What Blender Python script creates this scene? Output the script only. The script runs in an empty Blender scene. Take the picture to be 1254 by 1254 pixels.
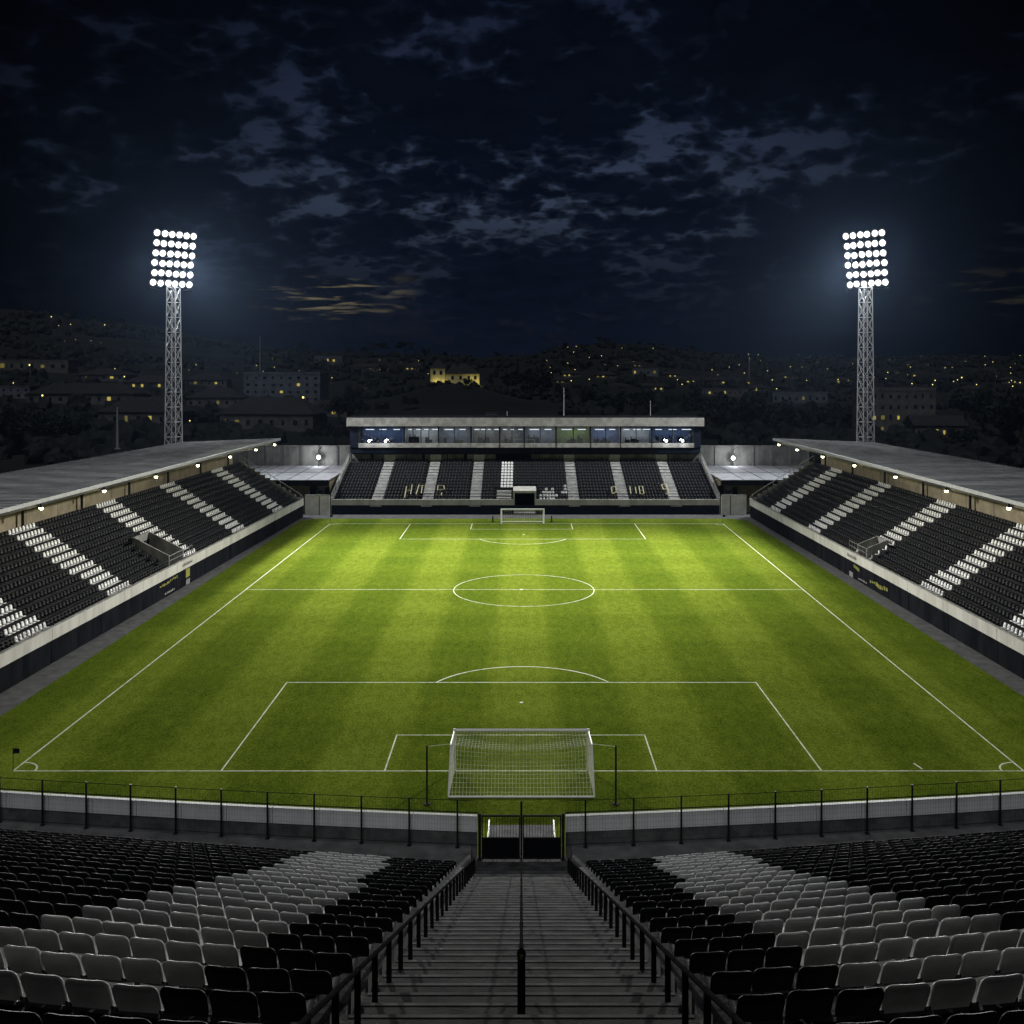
import bpy, math, random
import numpy as np
from mathutils import Vector, Matrix
random.seed(7)
RNG = np.random.default_rng(11)
R = math.radians
scene = bpy.context.scene
col = scene.collection

# ------------------------------------------------------------------ camera, world, light
F, CX, CY, CAMZ = 1214.0, 638.5, 449.0, 27.2          # focal length / vanishing point of the 1254 px frame
cam = bpy.data.cameras.new('camera'); camo = bpy.data.objects.new('camera', cam); col.objects.link(camo)
camo.location = (0, 0, CAMZ); camo.rotation_euler = (R(90), 0, 0)
cam.sensor_width = 36; cam.lens = 36 * F / 1254
cam.shift_x = -(CX - 627) / 1254; cam.shift_y = -(627 - CY) / 1254
cam.clip_start = 0.1; cam.clip_end = 20000
scene.camera = camo

CLOUD_OFF = 0.03
MOON_EL, MOON_AZ = R(61), R(190)                       # weak dusk light from behind the camera
world = bpy.data.worlds.new('World'); scene.world = world; world.use_nodes = True
wn, wl = world.node_tree.nodes, world.node_tree.links
wn.clear()
def wnode(t, **kw):
    n = wn.new(t)
    for k, v in kw.items(): setattr(n, k, v)
    return n
def wmath(op, a, b=None, clamp=False):
    n = wnode('ShaderNodeMath', operation=op, use_clamp=clamp)
    for i, v in enumerate((a, b)):
        if v is None: continue
        if isinstance(v, (int, float)): n.inputs[i].default_value = v
        else: wl.new(v, n.inputs[i])
    return n.outputs[0]
def wramp(fac, stops, interp='LINEAR'):
    n = wnode('ShaderNodeValToRGB'); n.color_ramp.interpolation = interp
    e = n.color_ramp.elements
    while len(e) < len(stops): e.new(0.5)
    for i, (p, c) in enumerate(stops):
        e[i].position = p; e[i].color = (*c, 1) if len(c) == 3 else c
    wl.new(fac, n.inputs[0]); return n.outputs[0]
def wmix(fac, a, b, bt='MIX'):
    n = wnode('ShaderNodeMix', data_type='RGBA', blend_type=bt)
    for s, v in ((n.inputs[0], fac), (n.inputs[6], a), (n.inputs[7], b)):
        if isinstance(v, (int, float)): s.default_value = v
        elif isinstance(v, tuple): s.default_value = (*v, 1)
        else: wl.new(v, s)
    return n.outputs[2]
sky = wnode('ShaderNodeTexSky', sky_type='NISHITA', sun_disc=False, sun_elevation=R(2), sun_rotation=R(180),
            air_density=1.0, dust_density=0.3, ozone_density=4.0)
tc = wnode('ShaderNodeTexCoord')
sep = wnode('ShaderNodeSeparateXYZ'); wl.new(tc.outputs['Generated'], sep.inputs[0])
dx, dy, dz = sep.outputs
den = wmath('ADD', wmath('MAXIMUM', dz, 0.0), 0.30)
u = wmath('DIVIDE', dx, den); v = wmath('DIVIDE', dy, den)
comb = wnode('ShaderNodeCombineXYZ'); wl.new(u, comb.inputs[0]); wl.new(v, comb.inputs[1]); comb.inputs[2].default_value = 31.4
def wnoise(scale, detail, rough, vec, dist=0.0):
    n = wnode('ShaderNodeTexNoise'); n.inputs['Scale'].default_value = scale; n.inputs['Detail'].default_value = detail
    n.inputs['Roughness'].default_value = rough; n.inputs['Distortion'].default_value = dist; wl.new(vec, n.inputs['Vector']); return n.outputs[0]
vor = wnode('ShaderNodeTexVoronoi', feature='F1'); vor.inputs['Scale'].default_value = 17.0; vor.inputs['Detail'].default_value = 2.0; vor.inputs['Roughness'].default_value = .55
warp = wnode('ShaderNodeVectorMath', operation='ADD'); wl.new(comb.outputs[0], warp.inputs[0])
nz = wnode('ShaderNodeTexNoise'); nz.inputs['Scale'].default_value = 12.0; nz.inputs['Detail'].default_value = 3; wl.new(comb.outputs[0], nz.inputs['Vector'])
wsc = wnode('ShaderNodeVectorMath', operation='SCALE'); wl.new(nz.outputs['Color'], wsc.inputs[0]); wsc.inputs['Scale'].default_value = .06
wl.new(wsc.outputs[0], warp.inputs[1]); wl.new(warp.outputs[0], vor.inputs['Vector'])
large = wnoise(2.5, 3, .5, comb.outputs[0]); small = wnoise(10.0, 12, .62, comb.outputs[0], 0)
puff = wmath('SUBTRACT', 0.75, vor.outputs['Distance'])
dens = wmath('ADD', wmath('ADD', wmath('MULTIPLY', large, 1.05), wmath('MULTIPLY', small, .55)), wmath('MULTIPLY', puff, .32))
cloud = wramp(wmath('SUBTRACT', dens, CLOUD_OFF), [(0.0, (0, 0, 0)), (0.52, (0, 0, 0)), (0.58, (.45, .45, .45)), (0.63, (.82, .82, .82)), (0.74, (1, 1, 1))], 'EASE')
# clear-sky colour: the physical sky, weakened to late dusk, deeper towards the zenith
sky_dim = wmix(1.0, sky.outputs[0], (0.0075, 0.0068, 0.0072), 'MULTIPLY')
elev = wramp(dz, [(0.0, (.22, .25, .33)), (0.05, (.30, .33, .40)), (0.11, (.85, .82, .8)), (0.16, (2.1, 1.95, 1.7)), (0.24, (1.35, 1.3, 1.25)), (0.34, (.62, .62, .66)), (0.55, (.3, .3, .35))])
gap = wmix(1.0, wmix(1.0, sky_dim, elev, 'MULTIPLY'), wmix(1.0, (0.011, 0.0145, 0.030), elev, 'MULTIPLY'), 'ADD')
az = wmath('DIVIDE', dx, wmath('MAXIMUM', wmath('ABSOLUTE', dy), 0.05))
azs = wmath('ADD', az, 0.5)
warm_az = wmath('ADD', wramp(azs, [(0.22, (0, 0, 0)), (0.27, (1, 1, 1)), (0.33, (1, 1, 1)), (0.40, (0, 0, 0))]),
                wramp(azs, [(0.86, (0, 0, 0)), (0.97, (.12, .12, .12))]))
warm_el = wramp(dz, [(0.042, (0, 0, 0)), (0.056, (.8, .8, .8)), (0.080, (1, 1, 1)), (0.093, (0, 0, 0))])
streakv = wnode('ShaderNodeCombineXYZ'); wl.new(wmath('MULTIPLY', az, 14.0), streakv.inputs[0]); wl.new(wmath('MULTIPLY', dz, 110.0), streakv.inputs[1])
streak = wramp(wnoise(1.0, 6, .6, streakv.outputs[0], .3), [(0.53, (0, 0, 0)), (0.64, (1, 1, 1))])
warm = wmath('MULTIPLY', wmath('MULTIPLY', warm_az, warm_el), streak, True)
gap1 = gap
cloudcol = wmix(wmath('MULTIPLY', dz, 1.8, True), (0.0022, 0.0040, 0.0098), (0.0005, 0.0009, 0.0022))
shade = wramp(small, [(0.3, (.75, .75, .75)), (0.7, (1.5, 1.5, 1.5))])
cloudcol = wmix(1.0, cloudcol, shade, 'MULTIPLY')
side = wramp(wmath('ABSOLUTE', az), [(0.0, (1, 1, 1)), (0.14, (.95, .95, .95)), (0.32, (.5, .5, .5)), (0.52, (.2, .2, .2)), (1.0, (.15, .15, .15))])
skycol = wmix(1.0, wmix(cloud, gap1, cloudcol), side, 'MULTIPLY')
skycol = wmix(warm, skycol, (0.135, 0.118, 0.068))
bg = wnode('ShaderNodeBackground'); wl.new(skycol, bg.inputs[0]); bg.inputs[1].default_value = 1.0
wo = wnode('ShaderNodeOutputWorld'); wl.new(bg.outputs[0], wo.inputs[0])

sun = bpy.data.lights.new('dusk_light', 'SUN'); suno = bpy.data.objects.new('dusk_light', sun); col.objects.link(suno)
sun.energy = 0.66; sun.angle = R(32); sun.color = (0.93, 0.96, 1.0)
suno.rotation_euler = (R(90) - MOON_EL, 0, R(-8))
vs = scene.view_settings; vs.view_transform = 'Standard'; vs.look = 'None'; vs.gamma = 1; vs.exposure = 0
scene.render.engine = 'CYCLES'
cy = scene.cycles
cy.use_denoising = True; cy.max_bounces = 5; cy.diffuse_bounces = 2; cy.glossy_bounces = 2; cy.transparent_max_bounces = 8
cy.sample_clamp_indirect = 2.0; cy.sample_clamp_direct = 0; cy.caustics_reflective = False; cy.caustics_refractive = False

# ------------------------------------------------------------------ helpers
def tag(o, label=None, cat=None, group=None, kind=None):
    if label: o['label'] = label
    if cat: o['category'] = cat
    if group: o['group'] = group
    if kind: o['kind'] = kind
    return o
def empty(name, loc, rz=0.0):
    o = bpy.data.objects.new(name, None); col.objects.link(o); o.location = loc; o.rotation_euler = (0, 0, rz)
    o.empty_display_size = .2
    return o
def at(px, py, Y):
    s = F / Y
    return Vector(((px - CX) / s, Y, CAMZ - (py - CY) / s))
def proj(p):
    s = F / p[1]
    return CX + p[0] * s, CY + (CAMZ - p[2]) * s

class MB:
    def __init__(self): self.v = []; self.f = []; self.m = []
    def add(self, vs, fs, mi=0):
        b = len(self.v); self.v += [tuple(p) for p in vs]
        self.f += [tuple(b + i for i in f) for f in fs]; self.m += [mi] * len(fs); return self
    def hexa(self, c, mi=0):                       # 8 corners: bottom 4 then top 4
        return self.add(c, [(0, 3, 2, 1), (4, 5, 6, 7), (0, 1, 5, 4), (1, 2, 6, 5), (2, 3, 7, 6), (3, 0, 4, 7)], mi)
    def box(self, x0, x1, y0, y1, z0, z1, mi=0):
        return self.hexa([(x0, y0, z0), (x1, y0, z0), (x1, y1, z0), (x0, y1, z0), (x0, y0, z1), (x1, y0, z1), (x1, y1, z1), (x0, y1, z1)], mi)
    def tbox(self, T, u0, u1, v0, v1, z0, z1, mi=0):   # box in a stand's own frame
        return self.hexa([T(u0, v0, z0), T(u1, v0, z0), T(u1, v1, z0), T(u0, v1, z0), T(u0, v0, z1), T(u1, v0, z1), T(u1, v1, z1), T(u0, v1, z1)], mi)
    def tube(self, a, b, r, n=6, mi=0, r2=None, caps=True):
        a = Vector(a); b = Vector(b); d = b - a
        if d.length < 1e-6: return self
        d.normalize(); up = Vector((0, 0, 1)) if abs(d.z) < .95 else Vector((1, 0, 0))
        x = d.cross(up).normalized(); y = d.cross(x)
        r2 = r if r2 is None else r2
        ring = [(math.cos(2 * math.pi * (i + .5) / n), math.sin(2 * math.pi * (i + .5) / n)) for i in range(n)]
        vs = [a + (x * c + y * s) * r for c, s in ring] + [b + (x * c + y * s) * r2 for c, s in ring]
        fs = [(i, (i + 1) % n, n + (i + 1) % n, n + i) for i in range(n)]
        if caps: fs += [tuple(range(n))[::-1], tuple(range(n, 2 * n))]
        return self.add(vs, fs, mi)
    def path(self, pts, r, n=6, mi=0):
        for a, b in zip(pts, pts[1:]): self.tube(a, b, r, n, mi)
        return self
    def lathe(self, c, prof, n=16, axis=(0, 0, 1), mi=0):
        c = Vector(c); ax = Vector(axis).normalized()
        up = Vector((0, 0, 1)) if abs(ax.z) < .95 else Vector((1, 0, 0))
        x = ax.cross(up).normalized(); y = ax.cross(x)
        vs = []
        for r, h in prof:
            for i in range(n):
                a = 2 * math.pi * i / n
                vs.append(c + ax * h + (x * math.cos(a) + y * math.sin(a)) * r)
        fs = []
        for k in range(len(prof) - 1):
            for i in range(n):
                j = (i + 1) % n; fs.append((k * n + i, k * n + j, (k + 1) * n + j, (k + 1) * n + i))
        fs += [tuple(range(n))[::-1], tuple(range((len(prof) - 1) * n, len(prof) * n))]
        return self.add(vs, fs, mi)
    def build(self, name, mat, parent=None, smooth=False, local=False):
        me = bpy.data.meshes.new(name)
        off = Vector((0, 0, 0))
        if parent is not None and not local:
            off = Vector(parent.location)
            if parent.parent is not None: off += Vector(parent.parent.location)
        me.from_pydata([(p[0] - off.x, p[1] - off.y, p[2] - off.z) for p in self.v], [], self.f)
        for m in (mat if isinstance(mat, (list, tuple)) else [mat]): me.materials.append(m)
        if len(set(self.m)) > 1: me.polygons.foreach_set('material_index', self.m)
        if smooth: me.polygons.foreach_set('use_smooth', [True] * len(me.polygons))
        me.update()
        o = bpy.data.objects.new(name, me); col.objects.link(o)
        if parent is not None: o.parent = parent
        return o
def children(o): return [c for c in bpy.data.objects if c.parent is o]
def copy_tree(tree, parent=None):
    """tree = (object, [subtrees]); copies the object and its parts, sharing mesh data"""
    o, kids = tree
    c = o.copy(); col.objects.link(c)
    if parent is not None: c.parent = parent
    for k in kids: copy_tree(k, c)
    return c
def tree_of(o): return (o, [tree_of(c) for c in o.children])

ONES = 'zero first second third fourth fifth sixth seventh eighth ninth tenth eleventh twelfth thirteenth fourteenth fifteenth sixteenth seventeenth eighteenth nineteenth'.split()
TENS = {2: 'twent', 3: 'thirt', 4: 'fort', 5: 'fift', 6: 'sixt', 7: 'sevent', 8: 'eight', 9: 'ninet'}
def ordinal(n):
    if n < 20: return ONES[n]
    t, o = divmod(n, 10)
    return TENS[t] + 'ieth' if o == 0 else TENS[t] + 'y-' + ONES[o]

# ------------------------------------------------------------------ materials
def mat(name, c1, c2=None, rough=.7, metal=0.0, scale=1.0, detail=5, bump=0.0, bscale=20, stretch=(1, 1, 1), lo=.35, hi=.65, spec=.4, emit=None, estr=0, coords='Object'):
    m = bpy.data.materials.new(name); m.use_nodes = True
    nt = m.node_tree; ns, ls = nt.nodes, nt.links
    b = ns['Principled BSDF']
    b.inputs['Base Color'].default_value = (*c1, 1); b.inputs['Roughness'].default_value = rough
    b.inputs['Metallic'].default_value = metal; b.inputs['Specular IOR Level'].default_value = spec
    if c2 is not None or bump:
        t = ns.new('ShaderNodeTexCoord'); mp = ns.new('ShaderNodeMapping'); mp.inputs['Scale'].default_value = stretch
        ls.new(t.outputs[coords], mp.inputs[0])
    if c2 is not None:
        n = ns.new('ShaderNodeTexNoise'); n.inputs['Scale'].default_value = scale; n.inputs['Detail'].default_value = detail; n.inputs['Roughness'].default_value = .6
        ls.new(mp.outputs[0], n.inputs['Vector'])
        r = ns.new('ShaderNodeValToRGB'); r.color_ramp.elements[0].position = lo; r.color_ramp.elements[1].position = hi
        r.color_ramp.elements[0].color = (*c1, 1); r.color_ramp.elements[1].color = (*c2, 1)
        ls.new(n.outputs[0], r.inputs[0]); ls.new(r.outputs[0], b.inputs['Base Color'])
    if bump:
        n3 = ns.new('ShaderNodeTexNoise'); n3.inputs['Scale'].default_value = bscale; n3.inputs['Detail'].default_value = 4
        ls.new(mp.outputs[0], n3.inputs['Vector'])
        bp = ns.new('ShaderNodeBump'); bp.inputs['Strength'].default_value = bump; bp.inputs['Distance'].default_value = .05
        ls.new(n3.outputs[0], bp.inputs['Height']); ls.new(bp.outputs[0], b.inputs['Normal'])
    if emit is not None:
        b.inputs['Emission Color'].default_value = (*emit, 1); b.inputs['Emission Strength'].default_value = estr
    return m
M = {}
M['concrete'] = mat('concrete', (.17, .165, .155), (.30, .295, .28), .85, scale=.9, bump=.25, bscale=8)
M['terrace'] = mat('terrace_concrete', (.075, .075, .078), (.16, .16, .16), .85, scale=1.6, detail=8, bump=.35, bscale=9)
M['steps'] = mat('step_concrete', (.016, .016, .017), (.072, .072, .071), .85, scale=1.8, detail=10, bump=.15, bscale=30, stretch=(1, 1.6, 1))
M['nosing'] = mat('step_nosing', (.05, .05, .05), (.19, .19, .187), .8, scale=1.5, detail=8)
M['walkway'] = mat('walkway_concrete', (.08, .079, .08), (.17, .167, .165), .85, scale=1.1, detail=8, bump=.3, bscale=7)
M['parapet'] = mat('painted_parapet', (.27, .26, .23), (.43, .42, .385), .75, scale=.7, stretch=(1, 1, .25), lo=.25, hi=.6)
M['panel'] = mat('white_panel', (.76, .76, .76), (.88, .88, .87), .6, scale=2.5, stretch=(1, 1, .2))
M['whitewall'] = mat('white_wall', (.42, .42, .40), (.60, .60, .57), .75, scale=.8, detail=7)
M['beige'] = mat('beige_wall', (.14, .115, .07), (.23, .19, .12), .8, scale=.6)
M['dark'] = mat('dark_cladding', (.0062, .0066, .008), (.012, .0128, .0155), .9, spec=.0, scale=.7, stretch=(1, 1, .3))
M['navy'] = mat('navy_cladding', (.0075, .010, .018), (.012, .016, .028), .7, scale=.8, spec=.05)
M['black'] = mat('black_metal', (.010, .010, .011), (.018, .018, .019), .5, metal=.0, scale=6, spec=.16)
M['rail_black'] = mat('black_rail_paint', (.012, .012, .013), (.022, .022, .023), .7, scale=6, spec=.0)
M['tower_steel'] = mat('tower_steel', (.42, .42, .42), (.58, .58, .58), .55, metal=.1, scale=3)
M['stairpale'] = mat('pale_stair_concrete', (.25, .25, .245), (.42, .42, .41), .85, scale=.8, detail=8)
M['steel'] = mat('galvanised_steel', (.26, .26, .26), (.40, .40, .40), .5, metal=.35, scale=3)
M['rail'] = mat('railing_steel', (.25, .25, .25), (.36, .36, .35), .45, metal=.4, scale=3)
M['white_paint'] = mat('white_paint', (.80, .80, .78), (.88, .88, .86), .45, scale=5)
M['line'] = mat('line_paint', (.30, .34, .14), (.62, .64, .48), .9, scale=1.7, detail=8, lo=.3, hi=.55)
M['seat_black'] = mat('black_plastic', (.006, .0065, .008), (.011, .012, .015), .45, scale=5, bump=.04, bscale=120, spec=.14)
M['seat_white'] = mat('white_plastic', (.52, .52, .51), (.74, .74, .73), .36, scale=2.2, detail=8, bump=.03, bscale=120, spec=.5)
for nm_ in ('seat_white', 'seat_black'):
    nt_ = M[nm_].node_tree; oi = nt_.nodes.new('ShaderNodeObjectInfo'); mr = nt_.nodes.new('ShaderNodeMapRange'); mr.inputs[3].default_value = .78; mr.inputs[4].default_value = 1.12
    nt_.links.new(oi.outputs['Random'], mr.inputs[0]); hs = nt_.nodes.new('ShaderNodeHueSaturation'); nt_.links.new(mr.outputs[0], hs.inputs['Value'])
    b_ = nt_.nodes['Principled BSDF']; src = b_.inputs['Base Color'].links[0].from_socket; nt_.links.new(src, hs.inputs['Color']); nt_.links.new(hs.outputs[0], b_.inputs['Base Color'])
M['seat_bright'] = mat('bright_white_plastic', (.64, .64, .63), (.78, .78, .77), .5, scale=4)
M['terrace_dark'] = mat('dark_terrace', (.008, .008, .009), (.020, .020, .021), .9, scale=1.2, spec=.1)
M['seat_gold'] = mat('cream_plastic', (.28, .26, .15), (.40, .37, .24), .5, scale=4)
M['apron'] = mat('apron_asphalt', (.045, .045, .048), (.095, .095, .095), .9, scale=.9, detail=9, bump=.25, bscale=12)
M['flatroof'] = mat('flat_roofing', (.19, .195, .21), (.30, .305, .32), .8, scale=.45, detail=8)
M['glass'] = mat('window_glass', (.03, .035, .05), None, .06, spec=.8)
M['grime'] = mat('weathered_wall', (.11, .11, .105), (.27, .265, .25), .85, scale=.5, detail=9, stretch=(1, 1, .5))
M['net'] = mat('net_cord', (.78, .78, .70), None, .8)
nt_ = M['net'].node_tree; tr0 = nt_.nodes.new('ShaderNodeBsdfTranslucent'); tr0.inputs[0].default_value = (.75, .75, .66, 1); mx0 = nt_.nodes.new('ShaderNodeMixShader'); mx0.inputs[0].default_value = .5
nt_.links.new(nt_.nodes['Principled BSDF'].outputs[0], mx0.inputs[1]); nt_.links.new(tr0.outputs[0], mx0.inputs[2]); nt_.links.new(mx0.outputs[0], nt_.nodes['Material Output'].inputs[0])
M['yellow'] = mat('yellow_banner', (.22, .21, .02), (.10, .10, .02), .6, scale=2.5)
M['ground'] = mat('rough_ground', (.018, .020, .012), (.034, .034, .022), .95, scale=.05, detail=9)
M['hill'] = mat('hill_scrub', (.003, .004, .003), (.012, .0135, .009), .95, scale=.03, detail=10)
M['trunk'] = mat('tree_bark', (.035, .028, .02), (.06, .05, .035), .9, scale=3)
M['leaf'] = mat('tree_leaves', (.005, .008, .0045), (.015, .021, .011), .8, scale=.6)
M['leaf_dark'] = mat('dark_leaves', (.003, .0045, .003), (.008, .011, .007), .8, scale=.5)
M['house'] = mat('house_render', (.07, .068, .062), (.14, .135, .125), .85, scale=.3)
M['house_blue'] = mat('pale_render', (.085, .095, .115), (.16, .175, .20), .85, scale=.3)
M['roof'] = mat('roof_tile', (.012, .011, .011), (.028, .025, .023), .85, scale=.6)
M['darkwin'] = mat('dark_window', (.012, .014, .02), None, .15, spec=.6)
M['church'] = mat('church_plaster', (.42, .38, .24), (.52, .48, .33), .85, scale=.4)
M['pole'] = mat('grey_pole', (.20, .20, .20), (.28, .28, .28), .6, scale=2)
def emat(name, c, s, sample=True):
    m = bpy.data.materials.new(name); m.use_nodes = True
    nt = m.node_tree; nt.nodes.remove(nt.nodes['Principled BSDF'])
    e = nt.nodes.new('ShaderNodeEmission'); e.inputs[0].default_value = (*c, 1); e.inputs[1].default_value = s
    nt.links.new(e.outputs[0], nt.nodes['Material Output'].inputs[0])
    if not sample: m.cycles.emission_sampling = 'NONE'
    return m
M['flood'] = emat('floodlight_lens', (1, .985, .94), 30, False)
M['glow_rim'] = emat('painted_glow_rim', (1, .98, .93), .42, False)  # glow between the tower lamps, put into self-lit rims
M['lamp'] = emat('lamp_lens', (1, .93, .50), 30, False)
M['cold'] = emat('cold_lamp_lens', (.95, .98, 1), 12, False)
M['litwin'] = emat('lit_window', (1, .80, .16), .42, False)
M['litwin_dim'] = emat('dim_lit_window', (1, .82, .22), .12, False)
M['street'] = emat('street_lamp_globe', (1, .84, .24), 2.0, False)
M['street_white'] = emat('white_street_lamp_globe', (1, .97, .82), 1.2, False)
M['tube'] = emat('ceiling_tube', (.95, .97, 1), 1.6, False)

def grass_mat():
    m = bpy.data.materials.new('pitch_grass'); m.use_nodes = True
    ns, ls = m.node_tree.nodes, m.node_tree.links; b = ns['Principled BSDF']
    def mth(op, a, b_=None, clamp=False):
        n = ns.new('ShaderNodeMath'); n.operation = op; n.use_clamp = clamp
        for i, vv in enumerate((a, b_)):
            if vv is None: continue
            if isinstance(vv, (int, float)): n.inputs[i].default_value = vv
            else: ls.new(vv, n.inputs[i])
        return n.outputs[0]
    t = ns.new('ShaderNodeTexCoord'); sp = ns.new('ShaderNodeSeparateXYZ'); ls.new(t.outputs['Object'], sp.inputs[0])
    def noise(scale, detail, stretch=(1, 1, 1), rough=.6):
        mp = ns.new('ShaderNodeMapping'); mp.inputs['Scale'].default_value = stretch; ls.new(t.outputs['Object'], mp.inputs[0])
        n = ns.new('ShaderNodeTexNoise'); n.inputs['Scale'].default_value = scale; n.inputs['Detail'].default_value = detail; n.inputs['Roughness'].default_value = rough
        ls.new(mp.outputs[0], n.inputs['Vector']); return n.outputs[0]
    wob = mth('MULTIPLY', mth('SUBTRACT', noise(.9, 5), .5), .45)
    def stripes(axis, period, ph):
        x = mth('ADD', mth('ADD', sp.outputs[axis], wob), ph)
        s = mth('SINE', mth('MULTIPLY', x, math.pi * 2 / period))
        return mth('MULTIPLY', mth('MAXIMUM', mth('MINIMUM', mth('MULTIPLY', s, 2.6), 1), -1), .5)
    st = mth('ADD', mth('MULTIPLY', stripes(0, 11.2, 2.8), .22), mth('MULTIPLY', stripes(1, 11.0, 1.0), .06))
    big = mth('MULTIPLY', mth('SUBTRACT', noise(.12, 5), .5), .32)
    mid = mth('MULTIPLY', mth('SUBTRACT', noise(1.5, 7, (1, .4, 1), .7), .5), .9)
    fine = mth('MULTIPLY', mth('SUBTRACT', noise(7.0, 6, (1, .45, 1), .85), .5), 2.6)
    tot = mth('ADD', mth('ADD', st, big), mth('ADD', mid, fine))
    fac = mth('ADD', tot, .5, True)
    r = ns.new('ShaderNodeValToRGB'); e = r.color_ramp.elements
    e[0].position = 0; e[0].color = (.024, .050, .005, 1); e[1].position = 1; e[1].color = (.168, .212, .028, 1)
    k = e.new(.5); k.color = (.084, .118, .011, 1)
    ls.new(fac, r.inputs[0]); ls.new(r.outputs[0], b.inputs['Base Color'])
    b.inputs['Roughness'].default_value = .85; b.inputs['Specular IOR Level'].default_value = .0
    bp = ns.new('ShaderNodeBump'); bp.inputs['Strength'].default_value = .35; bp.inputs['Distance'].default_value = .05
    ls.new(mth('ADD', noise(9, 4), noise(2.2, 4, (1, .6, 1))), bp.inputs['Height']); ls.new(bp.outputs[0], b.inputs['Normal'])
    return m
M['grass'] = grass_mat()
def roof_mat():
    m = mat('corrugated_roof', (.13, .131, .136), (.42, .42, .425), .75, metal=0, spec=.08, scale=.6, detail=9, stretch=(.07, 1.5, 1), lo=.28, hi=.68)
    ns, ls = m.node_tree.nodes, m.node_tree.links; b = ns['Principled BSDF']
    t = ns.new('ShaderNodeTexCoord'); w = ns.new('ShaderNodeTexWave'); w.wave_type = 'BANDS'; w.bands_direction = 'Y'
    w.inputs['Scale'].default_value = .55; w.inputs['Distortion'].default_value = .4; ls.new(t.outputs['Object'], w.inputs['Vector'])
    bp = ns.new('ShaderNodeBump'); bp.inputs['Strength'].default_value = .7; bp.inputs['Distance'].default_value = .08
    ls.new(w.outputs[0], bp.inputs['Height']); ls.new(bp.outputs[0], b.inputs['Normal'])
    return m
M['corrugated'] = roof_mat()

# ------------------------------------------------------------------ ground, pitch
def sheet(name, pts, z, m):
    mb = MB(); mb.add([(x, y, z) for x, y in pts], [tuple(range(len(pts)))]); return tag(mb.build(name, m), kind='structure')
sheet('ground', [(-9000, -3000), (9000, -3000), (9000, 12000), (-9000, 12000)], -.02, M['ground'])
def gx_left(Y): return -39.0 - (178 - Y) * .0150
def gx_right(Y): return 40.0 + (178 - Y) * .0150
def base_left(Y): return -39.4 - (179 - Y) * .0402
def base_right(Y): return 41.3 + (179 - Y) * .0250
sheet('apron', [(-44.5, 43), (45.0, 43), (42.3, 182.4), (-40.3, 182.4)], -.006, M['apron'])
sheet('pitch', [(gx_left(50), 50), (gx_right(50), 50), (gx_right(175.2), 175.2), (gx_right(177.5) - 2.5, 177.5),
                (gx_left(177.5) + 2.5, 177.5), (gx_left(175.2), 175.2)], 0, M['grass'])
GL, FL, HL = 66.7, 171.7, 121.0
def tl(Y): return -34.2 + (Y - GL) / 105 * 1.1
def tr(Y): return 33.8 + (Y - GL) / 105 * 1.1
lm = MB()
def seg(a, b, w=.10, z=.004):
    a = Vector((*a, 0)); b = Vector((*b, 0)); d = (b - a).normalized(); n = Vector((-d.y, d.x, 0)) * w / 2
    k = max(1, int((b - a).length / 4)); a -= d * w * .0
    for i in range(k):
        p = a + (b - a) * i / k; q = a + (b - a) * (i + 1) / k
        lm.add([(p.x - n.x, p.y - n.y, z), (q.x - n.x, q.y - n.y, z), (q.x + n.x, q.y + n.y, z), (p.x + n.x, p.y + n.y, z)], [(0, 1, 2, 3)])
def arc(c, r, a0, a1, w=.13, z=.004, n=64):
    for i in range(n):
        t0, t1 = R(a0 + (a1 - a0) * i / n), R(a0 + (a1 - a0) * (i + 1) / n)
        lm.add([(c[0] + math.cos(t) * rr, c[1] + math.sin(t) * rr, z) for t, rr in ((t0, r - w / 2), (t1, r - w / 2), (t1, r + w / 2), (t0, r + w / 2))], [(0, 1, 2, 3)])
seg((tl(GL), GL), (tr(GL), GL), .11); seg((tl(FL), FL), (tr(FL), FL), .15)
seg((tl(GL), GL + .075), (tl(FL), FL - .075), .12); seg((tr(GL), GL + .075), (tr(FL), FL - .075), .12)
seg((tl(HL) + .07, HL), (tr(HL) - .07, HL), .09)
arc((0.3, HL), 8.55, 0, 360, .09, .008, 96)
lm.lathe((0, HL, .004), [(.22, 0), (.22, .006)], 12); lm.lathe((0, 80.3, .004), [(.16, 0), (.16, .006)], 12); lm.lathe((0.4, 160.5, .004), [(.2, 0), (.2, .006)], 12)
seg((-20.2, GL + .075), (-20.2, 85.4 + .065)); seg((20.2, GL + .075), (20.2, 85.4 + .065)); seg((-20.135, 85.4), (20.135, 85.4))
seg((-9.2, GL + .075), (-9.2, 73.2 + .065)); seg((9.1, GL + .075), (9.1, 73.2 + .065)); seg((-9.135, 73.2), (9.035, 73.2))
arc((0.1, 81.5), 8.4, 28.5, 151.5)
seg((-19.2, FL - .075), (-19.2, 156.4 - .08), .12); seg((19.6, FL - .075), (19.6, 156.4 - .08), .12); seg((-19.1, 156.4), (19.5, 156.4), .11)
seg((-8.5, FL - .075), (-8.5, 165.9 - .08), .12); seg((8.6, FL - .075), (8.6, 165.9 - .08), .12); seg((-8.4, 165.9), (8.5, 165.9), .11)
arc((0.2, 159.3), 7.4, -156.5, -23.5, .11)
arc((tl(GL), GL), 1.45, 3, 87, .12, .004, 16); arc((tr(GL), GL), 1.45, 93, 177, .12, .004, 16)
arc((tl(FL), FL), 1.3, -87, -3, .12, .004, 16); arc((tr(FL), FL), 1.3, -177, -93, .12, .004, 16)
seg((27.1, GL + .3), (26.9, GL + 1.3), .12)
tag(lm.build('pitch_lines', M['line']), kind='structure')

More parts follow.
